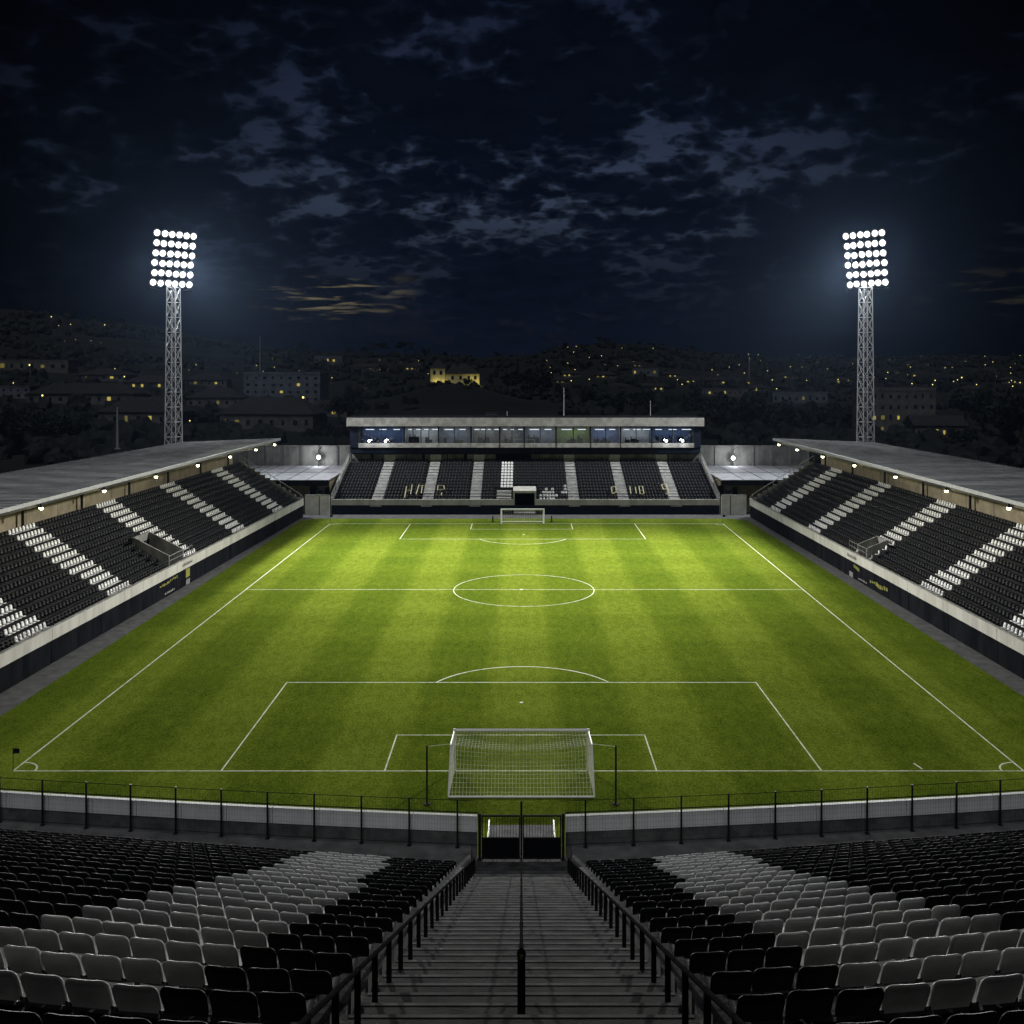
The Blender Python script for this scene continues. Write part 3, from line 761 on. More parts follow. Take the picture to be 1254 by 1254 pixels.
    while u_ < L:
        if not (vu0 - .5 < u_ < vu1 + .5): fr.tube(T(u_, .1, 3.35), T(u_, .1, 4.15), .025, 5)
        u_ += 1.9
    fr.build('front_railing', M['black'], root)
    # vomitory box
    vm = MB(); vv = .6 + VK * RD; vz = 3.55 + VK * RR
    def wedge(u0, u1, z_front, z_back, va=.9):
        vm.hexa([T(u0, va, 2.0), T(u1, va, 2.0), T(u1, vv, 2.0), T(u0, vv, 2.0), T(u0, va, z_front), T(u1, va, z_front), T(u1, vv, z_back), T(u0, vv, z_back)])
    wedge(vu0 - .12, vu0 + .12, 4.3, vz); wedge(vu1 - .12, vu1 + .12, 4.3, vz)
    vm.tbox(T, vu0 - .1, vu1 + .1, vv - .02, vv + .2, 2.0, vz)
    vm.build('entrance_wall', M['grime'], root)
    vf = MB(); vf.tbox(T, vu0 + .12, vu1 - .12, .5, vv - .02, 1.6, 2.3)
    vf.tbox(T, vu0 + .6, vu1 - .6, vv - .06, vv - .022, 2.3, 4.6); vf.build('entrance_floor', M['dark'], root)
    vr_ = MB()
    for i in range(9):
        uu = vu0 - 1.6 + i * .95; vr_.tube(T(uu, .35, 3.3), T(uu, .35, 4.5), .03, 5)
    vr_.tube(T(vu0 - 1.6, .35, 4.5), T(vu1 + 1.6, .35, 4.5), .035, 5); vr_.tube(T(vu0 - 1.6, .35, 3.9), T(vu1 + 1.6, .35, 3.9), .025, 5)
    vr_.build('entrance_railing', M['rail'], root)
    # signs and dirt on the lower wall near halfway (illegible short strokes)
    sg = MB(); uc = U(vom_y)
    rs = random.Random(3 + sgn)
    if sgn < 0:
        for base_u, n_, z_ in ((uc + 6.8, 6, 1.45), (uc + 3.9, 5, 1.62)):
            for i in range(n_):
                ww = rs.uniform(.2, .42); uu = base_u - i * .48; sg.tbox(T, uu, uu + ww, -.02, -.006, z_ + rs.uniform(-.05, .05), z_ + rs.uniform(.2, .34))
        sg.tbox(T, uc - 2.0, uc - .7, -.03, -.006, 1.0, 2.05)
    else:
        for i in range(9):
            uu = uc + 5.0 + i * .62; sg.tbox(T, uu, uu + rs.uniform(.3, .6), -.03, -.006, .75 + .12 * math.sin(i), 1.05 + .25 * rs.random())
        for i in range(5):
            uu = uc - .5 + i * .4; sg.tbox(T, uu, uu + .3, -.03, -.006, 1.5 - .05 * i, 1.9 - .05 * i)
    sg.build('sign', M['yellow'], root)
    ws = MB()
    for i in range(7):
        uu = uc + (5.4 if sgn < 0 else 3.6) - i * .42; ws.tbox(T, uu, uu + rs.uniform(.15, .35), -.02, -.006, .35, .35 + rs.uniform(.1, .25))
    ws.tbox(T, uc - 2.0, uc - .8, -.04, -.006, .1, .75); ws.build('sign', M['grime'], root)
    lt = MB()                                       # dark script on the parapet
    for i in range(8):
        uu = uc - 2.6 + i * .42; zz = 2.75; lt.tbox(T, uu, uu + .12, -.115, -.102, zz - .2, zz + rs.uniform(.1, .28)); lt.tbox(T, uu + .12, uu + .34, -.115, -.102, zz - .08, zz + .02)
    lt.build('lettering', M['black'], root)
    # seats into the bulk mesh
    rz = math.atan2(-vd.y, -vd.x) - math.pi / 2
    for k in range(NR):
        for i in range(int(L / .68)):
            u_ = .5 + i * .68
            if k < VK and vu0 - .5 < u_ < vu1 + .5: continue
            P_ = T(u_, .5 + k * RD + .62, Z0 + k * RR)
            wh = any(abs(P_[1] - s) < 2.65 for s in STRIPES)
            if not (-25 < proj((P_[0], P_[1], P_[2] + .6))[0] < 1280): continue
            bulk.put(SSV * np.array([1.07, .9, 1.2]), SSF, rotm(rz, P_), 2 if wh else 0)
    # roof floodlights
    for i in range(7):
        Y = [97.5, 111, 125.2, 139.6, 153.2, 166.2, 177.0][i]
        u_ = U(Y); p = Vector(T(u_, v0 + .35, 13.32))
        r_ = empty('roof_floodlight', p)
        tag(r_, 'small glaring lamp under the %s stand roof edge, %s counting from the photo edge' % (side, ordinal(i + 1)), 'floodlight', 'lamps under the stand roofs')
        m = MB(); m.box(p.x - .1, p.x + .1, p.y - .1, p.y + .1, p.z + .1, p.z + .5); m.tube(p + Vector((0, 0, .1)), p + Vector((0, 0, .02)), .2, 12, r2=.24); m.build('housing', M['black'], r_)
        m = MB(); m.lathe(p, [(.02, -.22), (.10, -.21), (.17, -.14), (.2, 0)], 14); m.build('lens', M['lamp'], r_, smooth=True)
        l = bpy.data.lights.new('roof_lamp', 'POINT'); l.energy = 170; l.color = (1, .88, .52); l.shadow_soft_size = .3
        lo = bpy.data.objects.new('roof_lamp', l); col.objects.link(lo); lo.parent = r_; lo.location = (0, 0, -.75)
    return T, U
side_stand(-1, base_left(179), .0402, 'covered stand with grey roof and diagonal white seat bands, left of pitch', 122.3, 'left')
side_stand(1, base_right(179), .0250, 'covered stand with grey roof and diagonal white seat bands, right of pitch', 126.5, 'right')

# ------------------------------------------------------------------ far stand with glazed boxes
FS = empty('far_grandstand', (0.5, 182.4, 0)); tag(FS, 'open seating stand behind the far goal with pale stairs', 'grandstand', 'grandstands')
YF, NRF, RDF, RRF, ZF = 182.4, 14, 1.35, .42, 2.15
XL, XR = -35.0, 36.5
AIS = [-26.8, -17.45, -8.6, 9.75, 19.0, 28.5]
def inais(x, m=1.05): return any(abs(x - a) < m for a in AIS)
VX0, VX1 = -1.25, 2.45
m = MB(); m.box(XL, XR, YF + .1, YF + .4, -.015, 1.72); n = 16
for i in range(n): m.box(XL + (XR - XL) * i / n + .05, XL + (XR - XL) * (i + 1) / n - .05, YF, YF + .1, .04, 1.68)
m.build('lower_wall', M['navy'], FS)
m = MB()
xs = [XL] + sorted(AIS + [VX0 - .3, VX1 + .3]) + [XR]


def par(a, b): m.box(a + .02, b - .02, YF - .08, YF + .25, 1.72, 2.75)
cuts = [XL]
for a in AIS[:3]: cuts += [a - 1.0, a + 1.0]
cuts += [VX0 - .28]
for a, b in zip(cuts, cuts[1:]): par(a, b)
m.build('parapet', M['parapet'], FS); m = MB()
cuts = [VX1 + .28]
for a in AIS[3:]: cuts += [a - 1.0, a + 1.0]
cuts += [XR]
for a, b in zip(cuts, cuts[1:]): par(a, b)
m.build('parapet', M['parapet'], FS)
m = MB()
for a in AIS: MB().box(a - 1.05, a + 1.05, YF - .16, YF - .085, 1.45, 1.75).build('stair_ledge', M['concrete'], FS)
m = MB()
for k in range(NRF):
    y0 = YF + .3 + k * RDF; z = ZF + k * RRF
    if k < 5: m.box(XL, VX0 - .3, y0, y0 + RDF, z - .9, z); m.box(VX1 + .3, XR, y0, y0 + RDF, z - .9, z)
    else: m.box(XL, XR, y0, y0 + RDF, z - .9, z)
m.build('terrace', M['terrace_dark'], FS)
for a in AIS:
    m = MB()
    for k in range(NRF):
        for h in range(2):
            y0 = YF + .3 + k * RDF + h * RDF / 2; z = ZF + k * RRF + .06 + h * RRF / 2
            m.box(a - 1.0, a + 1.0, y0, y0 + RDF / 2, z - .3, z + .004)
    m.build('stair', M['stairpale'], FS)
# central entrance (dark opening in a pale frame)
m = MB(); ev = YF + .3 + 5 * RDF
m.box(VX0 - .28, VX0, YF - .1, ev, 1.72, 4.35); m.box(VX1, VX1 + .28, YF - .1, ev, 1.72, 4.35); m.box(VX0, VX1, YF - .1, ev, 3.95, 4.35)
m.build('entrance_frame', M['parapet'], FS)
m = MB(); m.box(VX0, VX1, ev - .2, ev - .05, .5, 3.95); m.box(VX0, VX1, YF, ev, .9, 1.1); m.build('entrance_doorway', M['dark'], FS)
m = MB(); m.box(VX0 - .1, VX1 + .1, YF - 1.0, YF - .02, .0, .5); m.box(VX0 - .1, VX1 + .1, YF - .5, YF - .02, .5, 1.0); m.build('entrance_step', M['concrete'], FS)
m = MB()
for k in range(4): m.box(-4.6, -1.9, YF + .4 + k * RDF, YF + .9 + k * RDF, ZF + k * RRF, ZF + k * RRF + .36)
m.build('bench', M['whitewall'], FS)
# end railings
for x, s in ((XL, -1), (XR, 1)):
    m = MB(); za, zb_ = ZF, ZF + NRF * RRF
    ya, yb = YF + .3, YF + .3 + NRF * RDF
    m.hexa([(x - .1, ya - .3, 0), (x + .1, ya - .3, 0), (x + .1, yb, 0), (x - .1, yb, 0), (x - .1, ya - .3, za + .9), (x + .1, ya - .3, za + .9), (x + .1, yb, zb_ + .9), (x - .1, yb, zb_ + .9)])
    m.build('end_wall', M['grime'], FS)
    m = MB()
    m.tube((x, ya, za + 1.6), (x, yb, zb_ + 1.6), .07, 6); m.tube((x, ya, za + 1.2), (x, yb, zb_ + 1.2), .05, 6)
    for i in range(9): t = i / 8; m.tube((x, ya + (yb - ya) * t, za + (zb_ - za) * t + .8), (x, ya + (yb - ya) * t, za + (zb_ - za) * t + 1.6), .05, 6)
    m.build('end_railing', M['rail'], FS)
# back wall below the boxes
YB = YF + .3 + NRF * RDF
m = MB(); m.box(XL + .3, XR - .3, YB + .5, YB + .8, 0, 9.7); m.build('rear_wall', M['dark'], FS)
m = MB(); zb_ = ZF + NRF * RRF
x = XL + .5; rb = random.Random(5)
while x < XR - 2:
    w = rb.choice([2.2, 3.1, 3.8, 1.6])
    if not (-8 < x < -3 or -2.2 < x < 1.5): MB().box(x, min(x + w, XR - .4), YB + .42, YB + .5, zb_ - .3, zb_ + 1.3).build('back_wall_panel', M['grime'], FS)
    x += w + rb.choice([.1, .15, .6])
m = MB()
for a in AIS: MB().box(a - 1.1, a + 1.1, YB + .34, YB + .418, zb_ - .2, zb_ + 1.25).build('exit_panel', M['whitewall'], FS)
# seat letters: pale boards on the seats, strokes as in the photo
def strokes(x, k, segs, w=.2):
    mb = MB()
    yb0 = YF + .3 + k * RDF; z0 = ZF + k * RRF + .75
    for (a, b, c, d) in segs:
        n_ = max(1, int(max(abs(c - a), abs(d - b)) / .3))
        for i in range(n_):
            p = (a + (c - a) * i / n_, b + (d - b) * i / n_); q = (a + (c - a) * (i + 1) / n_, b + (d - b) * (i + 1) / n_)
            P1 = (x + p[0], yb0 + p[1] * 1.1, z0 + p[1] * .62); P2 = (x + q[0], yb0 + q[1] * 1.1, z0 + q[1] * .62)
            mb.tube(P1, P2, w / 2, 4)
    mb.build('seat_letter', M['seat_gold'], FS)
strokes(-21.6, 1, [(0, -.6, 0, 2.2), (1.0, .3, 1.0, 2.6), (0, 1.2, 1.0, 1.2)]); strokes(-19.6, 1, [(0, .2, .3, 2.6)]); strokes(-18.75, 1, [(-.4, 2.4, .5, 2.4), (.1, .5, .1, 2.4)])
strokes(-15.7, 1, [(0, 1.2, 0, 2.4), (0, 2.4, 1.1, 2.4), (1.1, 2.4, 1.3, 1.4), (0, 1.3, 1.1, 1.4), (-.2, .2, .2, .2), (.8, 0, .9, .6)])
strokes(16.9, 1, [(0, .6, 0, 2.0), (0, 2.0, .8, 2.2), (.8, 2.2, .8, .8), (.8, .8, 0, .4)]); strokes(20.4, 1, [(0, .4, 0, 2.2)]); strokes(21.4, 1, [(0, .4, 0, 2.0)])
strokes(22.1, 1, [(0, .3, 0, 2.2), (0, 2.2, .7, 2.2), (.7, 2.2, .7, .3), (0, 1.2, .7, 1.2), (0, .3, .7, .3)])
strokes(26.4, 1, [(0, 2.6, .9, 2.8), (0, 2.6, .2, 1.4), (.2, 1.4, 1.0, 1.6), (1.0, 1.6, 1.1, .5), (1.1, .5, .4, .3), (.9, 2.8, 1.0, 1.6)])
# seats of the far stand
rw_far = random.Random(4)
for k in range(NRF):
    x = XL + .7
    while x < XR - .5:
        skip = inais(x, 1.25) or (k < 5 and VX0 - .6 < x < VX1 + .6) or (k < 4 and -4.9 < x < -1.6)
        if not skip:
            wh = (-3.9 < x < -1.5 and 4 <= k < 13) or False
            gr = k < 5 and 2.7 < x < 8.8 and rw_far.random() < (.75 if k in (1, 2) else .4)
            bulk.put(SSV * np.array([1.05, 1, 1.0]), SSF, rotm(math.pi, (x, YF + .3 + k * RDF + .95, ZF + k * RRF)), 2 if wh else 3 if gr else 0)
        x += .6

# glazed boxes on top (hospitality block)
BX = empty('glazed_box', (0, 200, 9.6)); tag(BX, 'long flat-roofed glazed box above the far stand', 'building')
bx0, bx1, by0, by1 = -34.6, 36.2, 200.0, 208.5
bays = [(441, 492.5, 'b'), (496, 535, 'g'), (538, 575, 'm'), (578, 611, 'd'), (613, 641, 'd'), (643, 680, 'm'), (682, 722, 'k'), (724, 759, 'b'), (761, 797, 'g'), (799, 848, 'b')]
sb = F / by0
m = MB()
m.box(bx0, bx1, by0 + .3, by1, 9.7, 10.9); m.box(bx0, bx1, by1 - .3, by1, 10.9, 15.2)
X0b = (bays[0][0] - CX) / sb; X1b = (bays[-1][1] - CX) / sb
m.box(bx0, X0b, by0 + .1, by1 - .3, 10.9, 15.2); m.box(X1b, bx1, by0 + .1, by1 - .3, 10.9, 15.2)
m.box(X0b, X1b, by1 - .5, by1 - .301, 10.9, 15.2); m.box(X0b, X1b, by0 + .3, by1 - .5, 15.0, 15.19)
m.build('wall', M['navy'], BX)
m = MB(); m.box(bx0 - .6, bx1 + .6, by0 - .5, by1 + .4, 15.2, 16.9)
for i in range(5): pass
m.build('roof_fascia', M['concrete'], BX)
m = MB(); m.box(bx0 - .4, bx1 + .4, by0 - .3, by1 + .2, 16.9, 16.98); m.build('roof', M['dark'], BX)
m = MB()
for (a, b, c) in bays: m.box((a - CX) / sb - .3, (b - CX) / sb + .3, by0 - .25, by0 + .29, 10.9, 11.75)
m.build('sill_panel', M['concrete'], BX)
room = {'b': mat('blue_curtain', (.045, .07, .15), (.10, .14, .25), .8, scale=1.4, stretch=(4, 1, .3)), 'g': mat('grey_room', (.26, .26, .26), (.40, .40, .40), .8, scale=.8),
        'm': mat('grey_blue_room', (.10, .12, .18), (.22, .23, .26), .8, scale=.8), 'd': mat('dim_room', (.12, .12, .12), (.22, .22, .21), .8, scale=.8), 'k': mat('painted_pitch_reflection', (.09, .14, .03), (.16, .22, .05), .8, scale=.5)}  # green bay: reflection of the pitch put into the room colour
rw = random.Random(9)
for i, (a, b, c) in enumerate(bays):
    xa, xb = (a - CX) / sb, (b - CX) / sb
    fr = MB(); fr.box(xa - .33, xa - .02, by0 - .05, by0 + .4, 11.75, 15.2); fr.box(xa - .03, xb - .05, by0 + .15, by0 + .29, 11.75, 11.84)
    if i == len(bays) - 1: MB().box(xb + .02, xb + .3, by0 - .05, by0 + .4, 11.75, 15.2).build('jamb', M['black'], BX)
    npn = 2 if (b - a) > 30 else 2
    if c == 'g' and i < 3: npn = 4
    for q in range(1, npn): xx = xa + (xb - xa) * q / npn; fr.box(xx - .07, xx + .07, by0, by0 + .3, 11.75, 15.2)
    wf = fr.build('window_bay', M['black'], BX)
    pn = MB(); pn.box(xa - .02, xb + .02, by0 + .12, by0 + .14, 11.75, 15.2)
    gm = 'pane_glass'
    if gm not in M:
        g_ = bpy.data.materials.new('pane_glass'); g_.use_nodes = True; ns = g_.node_tree.nodes; ls = g_.node_tree.links
        ns.remove(ns['Principled BSDF']); tr_ = ns.new('ShaderNodeBsdfTransparent'); tr_.inputs[0].default_value = (.82, .86, .9, 1); gl = ns.new('ShaderNodeBsdfGlossy'); gl.inputs['Roughness'].default_value = .02
        mx = ns.new('ShaderNodeMixShader'); mx.inputs[0].default_value = .12; ls.new(tr_.outputs[0], mx.inputs[1]); ls.new(gl.outputs[0], mx.inputs[2]); ls.new(mx.outputs[0], ns['Material Output'].inputs[0])
        M['pane_glass'] = g_
    pn.build('pane', M['pane_glass'], wf)
    rm = MB(); rm.box(xa - .1, xb + .1, by0 + 3.2, by0 + 3.4, 11.7, 15.0); rm.box(xa - .2, xa - .05, by0 + .45, by0 + 3.2, 11.7, 15.0); rm.box(xa - .1, xb + .1, by0 + .45, by0 + 3.2, 11.5, 11.7)
    rm.build('room', room[c], BX)
    ct = MB(); nn = rw.randint(2, 4)
    for q in range(nn):
        xx = xa + (xb - xa) * (q + .3) / nn; ct.box(xx, xx + (xb - xa) / nn * rw.uniform(.4, .75), by0 + 1.6, by0 + 1.68, 14.35, 14.5)
    ct.build('ceiling_light', M['tube'], BX)
    fu = MB()
    for q in range(rw.randint(3, 6)):
        xx = rw.uniform(xa + .5, xb - 1.4); ww = rw.uniform(.5, 1.2); hh = rw.uniform(.4, 1.3)
        yy = by0 + rw.uniform(.7, 2.2)
        fu.box(xx, xx + ww, yy, yy + .5, 11.7, 11.7 + hh)
        if rw.random() < .6: fu.box(xx + .1, xx + .25, yy + .5, yy + .6, 11.7, 11.7 + hh + .5)
    fu.build('furniture', M['black'] if c != 'b' else M['navy'], BX)
    l = bpy.data.lights.new('room_light', 'AREA'); l.energy = {'b': 110, 'g': 130, 'm': 80, 'd': 60, 'k': 110}[c]; l.shape = 'RECTANGLE'; l.size = max(1, xb - xa - 1); l.size_y = .4; l.color = (.92, .96, 1)
    lo = bpy.data.objects.new('room_light', l); col.objects.link(lo); lo.parent = BX; lo.location = ((xa + xb) / 2, 1.7, 14.7 - 9.6)
def small_flood(px, py, Y, lab, energy, rad=.3, pole=None):
    p = at(px, py, Y); r_ = empty('small_floodlight', p); tag(r_, lab, 'floodlight', 'small white floodlights of the far end')
    m = MB(); m.box(p.x - .3, p.x + .3, p.y + .06, p.y + .3, p.z - .25, p.z + .25)
    if pole is not None: m.tube((p.x, p.y + .2, pole), (p.x, p.y + .2, p.z + 1.6), .08, 8); m.tube((p.x, p.y + .2, p.z + 1.6), (p.x + .7, p.y + .2, p.z + 2.2), .05, 6)
    else: m.tube((p.x, p.y + .15, p.z - .25), (p.x, p.y + .15, p.z - .5), .06, 6)
    m.build('housing', M['black'], r_)
    m = MB(); m.lathe(p + Vector((0, .06, 0)), [(rad, 0), (rad * .9, .08), (rad * .6, .16), (.02, .2)], 14, axis=(0, -1, 0)); m.build('lens', M['cold'], r_, smooth=True)
    l = bpy.data.lights.new('small_lamp', 'POINT'); l.energy = energy; l.color = (.95, .97, 1); l.shadow_soft_size = .25
    lo = bpy.data.objects.new('small_lamp', l); col.objects.link(lo); lo.parent = r_; lo.location = (0, -.7, 0)
small_flood(452, 540, 199.3, 'outer floodlight reflection added as a lamp on the sill of the leftmost window bay', 160, .24)  # floodlight reflections in the end bays, added as working lamps
small_flood(472, 540.3, 199.3, 'inner floodlight reflection added as a lamp on the sill of the leftmost window bay', 160, .24)
small_flood(816, 540, 199.3, 'inner floodlight reflection added as a lamp on the sill of the rightmost window bay', 160, .24)
small_flood(836, 540, 199.3, 'outer floodlight reflection added as a lamp on the sill of the rightmost window bay', 160, .24)

# ------------------------------------------------------------------ corner buildings and walls
def corner(sgn, xa, xb, wxa, wxb, lab, lampx):
    x0, x1 = min(xa, xb), max(xa, xb)
    r = empty('corner_building', ((x0 + x1) / 2, 184, 0)); tag(r, lab, 'building', 'low corner buildings of the far end')
    m = MB(); m.box(x0, x1, 186, 210, 0, 5.6); m.build('wall', M['beige'], r)
    m = MB(); m.box(x0 - .3, x1 + .3, 183.3, 209.9, 6.05, 6.25); m.build('roof', M['flatroof'], r)
    m = MB()
    for i in range(1, 6): m.tube((x0 + (x1 - x0) * i / 6, 183.4, 6.26), (x0 + (x1 - x0) * i / 6 + sgn * .5, 209.8, 6.26), .05, 4)
    m.tube((x0, 196, 6.26), (x1, 196.5, 6.26), .05, 4); m.build('roof_seam', M['dark'], r)
    m = MB(); m.box(x0 - .35, x1 + .35, 183.1, 183.298, 5.2, 6.2); m.box(x0, x1, 183.3, 186, 5.6, 6.045); m.build('roof_edge', M['dark'], r)
    c = (wxa + wxb) / 2
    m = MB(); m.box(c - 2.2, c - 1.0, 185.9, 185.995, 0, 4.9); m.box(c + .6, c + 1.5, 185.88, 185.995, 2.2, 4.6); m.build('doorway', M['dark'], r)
    m = MB(); m.box(c - .8, c + .3, 185.9, 185.995, 3.4, 4.7); m.build('window', M['darkwin'], r)
    w = empty('white_wall', (c, 182, 0)); tag(w, 'short white wall at the far %s corner between the stands' % ('left' if sgn < 0 else 'right'), 'wall', 'white walls at the far corners')
    m = MB(); a, b = min(wxa, wxb), max(wxa, wxb)
    m.box(a, b, 181.9, 182.2, -.015, 3.55); m.build('wall_face', M['whitewall'], w)
    m = MB(); m.box(a, b, 181.85, 182.25, 3.55, 3.65); m.build('coping', M['concrete'], w)
    m = MB(); g = a + (b - a) * (.58 if sgn < 0 else .36); m.box(g - .06, g + .06, 181.84, 181.895, 0, 3.5); m.build('drain_pipe', M['dark'], w)
    bw = empty('concrete_wall', ((x0 + x1) / 2, 210.5, 0)); tag(bw, 'stained concrete panel wall behind the %s corner roof' % ('left' if sgn < 0 else 'right'), 'wall', 'concrete panel walls behind the far corners')
    m = MB(); nb = 7; X0, X1 = x0 - 4, x1 + .8
    for i in range(nb): m.box(X0 + (X1 - X0) * i / nb + .04, X0 + (X1 - X0) * (i + 1) / nb - .04, 210.3, 210.6, 0, 10.3)
    m.build('panel', M['grime'], bw)
    m = MB()
    for i in range(nb + 1): x = X0 + (X1 - X0) * i / nb; m.box(x - .16, x + .16, 210.1, 210.298, 0, 10.5)
    m.build('pilaster', M['concrete'] if sgn > 0 else M['terrace'], bw)
    m = MB(); m.box(X0, X1, 210.2, 210.7, 10.3, 10.48); m.build('coping', M['concrete'], bw)
corner(-1, -58, -36.0, -39.7, -35.2, 'low flat-roofed corner building beside the left stand end', 0)
corner(1, 37.4, 60, 36.7, 41.3, 'low flat-roofed corner building beside the right stand end', 0)
small_flood(390, 560, 208.5, 'white starlike lamp against the concrete wall, left corner', 600, .42, 6.25)
small_flood(898, 561, 208.5, 'white starlike lamp against the concrete wall, right corner', 600, .42, 6.25)
# slender masts on and behind the far box
def mast(px, ytop, ybase, Y, rad, lab, name='mast'):
    a, b = at(px, ybase, Y), at(px, ytop, Y)
    m = MB(); m.tube(a, b, rad, 8, r2=rad * .55); m.tube(a, a + Vector((0, 0, .25)), rad * 2.2, 8); m.lathe(b, [(rad * .8, 0), (rad * .9, .1), (.02, .22)], 8)
    tag(m.build(name, M['pole']), lab, 'mast')
mast(690.5, 476, 512, 207, .1, 'tall thin mast rising from the glazed box roof')
mast(796.5, 492, 512, 207, .09, 'short thin mast near the right end of the glazed box roof')
mast(621, 505, 511.5, 206, .08, 'stubby vent pipe on the glazed box roof left of centre', 'vent_pipe')

# ------------------------------------------------------------------ floodlight towers
def tower(sgn, px, lab):
    Y = 186.0; s = F / Y
    X = (px - CX) / s; zt = CAMZ - (352 - CY) / s
    root = empty('floodlight_tower', (X, Y, 0)); tag(root, lab, 'floodlight tower', 'floodlight towers')
    hb, ht = 1.25, .86
    def corner_(i, z):
        h = hb + (ht - hb) * z / zt; a = R(12) * sgn
        cx, cy = [(-1, -1), (1, -1), (1, 1), (-1, 1)][i]
        x, y = cx * h, cy * h
        return Vector((X + x * math.cos(a) - y * math.sin(a), Y + x * math.sin(a) + y * math.cos(a), z))
    for i in range(4): MB().tube(corner_(i, 0), corner_(i, zt), .105, 8, r2=.085).build('leg', M['tower_steel'], root)
    br = MB(); nz = 15
    for k in range(nz):
        z0, z1 = zt * k / nz, zt * (k + 1) / nz
        for i in range(4):
            j = (i + 1) % 4
            br.tube(corner_(i, z1), corner_(j, z1), .05, 5); br.tube(corner_(i, z0), corner_(j, z1), .042, 5); br.tube(corner_(j, z0), corner_(i, z1), .042, 5)
    br.build('bracing', M['tower_steel'], root)
    ld = MB(); c0 = corner_(2, 0)
    for q in (-.2, .2): ld.tube((X + q, Y + .3, 0), (X + q, Y + .3, zt), .03, 5)
    for k in range(int(zt / .9)): ld.tube((X - .2, Y + .3, .9 * k + .4), (X + .2, Y + .3, .9 * k + .4), .02, 4)
    ld.build('ladder', M['rail'], root)
    n = Vector((-sgn * .70, -.68, -.17)).normalized(); right = Vector((n.y, -n.x, 0)).normalized()   # horizontal axis of the panel
    upv = right.cross(n).normalized()
    if upv.z < 0: upv = -upv
    c = Vector((X, Y, zt + 5.3)) - n * .2
    nc, nr, dxp, dzp = 6, 6, 1.42, 1.84
    fr = MB()
    for r in range(nr): a = c + upv * ((r - 2.5) * dzp - .25) - right * (nc * dxp / 2); fr.tube(a, a + right * nc * dxp, .09, 6)
    for q in (-.42, -.15, .15, .42): a = c + right * q * nc * dxp - n * .25; fr.tube(a - upv * 5.7, a + upv * 5.3, .11, 6)
    fr.tube(c - upv * 5.75 - right * nc * dxp / 2, c - upv * 5.75 + right * nc * dxp / 2, .16, 6)
    fr.build('lamp_frame', M['dark'], root)
    for r in range(nr):
        for q in range(nc):
            p = c + right * (q - (nc - 1) / 2) * dxp + upv * (r - (nr - 1) / 2) * dzp + n * .15
            p = p + right * random.uniform(-.09, .09) + upv * random.uniform(-.05, .05)
            h = MB(); h.lathe(p, [(.2, -.45), (.36, -.35), (.48, 0), (.50, .06)], 14, axis=n); ho = h.build('lamp_head', M['black'], root)
            rf = MB(); rf.lathe(p + n * .02, [(.47, 0), (.70, .03), (.70, .045), (.47, .05)], 14, axis=n); rf.build('glow_rim', M['glow_rim'], ho)  # self-lit rim added around the lens to fill the panel with glow
            e = MB(); e.lathe(p + n * .05, [(.47, 0), (.43, .10), (.30, .2), (.02, .25)], 14, axis=n); e.build('lens', M['flood'], ho)
    for tgt, en, ang in (((-sgn * 4, 126, 0), 0.86e6, 52), ((-sgn * 8, 110, 0), 0.20e6, 48), ((sgn * 6, 193, 5), 0.13e6, 58), ((-sgn * 3, 22, 12), 0.36e6, 24)):
        l = bpy.data.lights.new('flood_beam', 'SPOT'); l.energy = en; l.spot_size = R(ang); l.spot_blend = 1.0; l.shadow_soft_size = 2.0; l.color = (1, .975, .90)
        lo = bpy.data.objects.new('flood_beam', l); col.objects.link(lo); lo.parent = root
        src = c + n * 1.6; lo.location = src - Vector(root.location)
        lo.rotation_euler = (Vector(tgt) - src).to_track_quat('-Z', 'Y').to_euler()
    l = bpy.data.lights.new('flood_spill', 'SPOT'); l.spot_size = R(165); l.spot_blend = .6; l.energy = 1.7e5; l.shadow_soft_size = 3.0; l.color = (.9, .95, 1)
    lo = bpy.data.objects.new('flood_spill', l); col.objects.link(lo); lo.parent = root; lo.location = c + n * .7 - Vector(root.location)
    lo.rotation_euler = (n + Vector((0, 0, -.25))).to_track_quat('-Z', 'Y').to_euler()
tower(-1, 212.5, 'tall lattice floodlight tower with glaring lamp panel behind the left stand')
tower(1, 1060, 'tall lattice floodlight tower with glaring lamp panel behind the right stand')

# ------------------------------------------------------------------ bulk seats as one object
me = bpy.data.meshes.new('seat_rows')
V = np.concatenate(bulk.V); Fc = np.concatenate(bulk.Fc); Mi = np.concatenate(bulk.Mi)
me.vertices.add(len(V)); me.vertices.foreach_set('co', V.astype(np.float32).ravel())
me.loops.add(Fc.size); me.loops.foreach_set('vertex_index', Fc.astype(np.int32).ravel())
me.polygons.add(len(Fc)); me.polygons.foreach_set('loop_start', np.arange(0, Fc.size, 4, dtype=np.int32)); me.polygons.foreach_set('loop_total', np.full(len(Fc), 4, dtype=np.int32))
me.polygons.foreach_set('material_index', Mi.astype(np.int32))
me.materials.append(M['seat_black']); me.materials.append(M['seat_white']); me.materials.append(M['seat_bright']); me.materials.append(M['rail']); me.update(calc_edges=True); me.validate()
so = bpy.data.objects.new('seat_rows', me); col.objects.link(so)
tag(so, 'all the smaller black and white seats filling the stands', 'seats', kind='stuff')

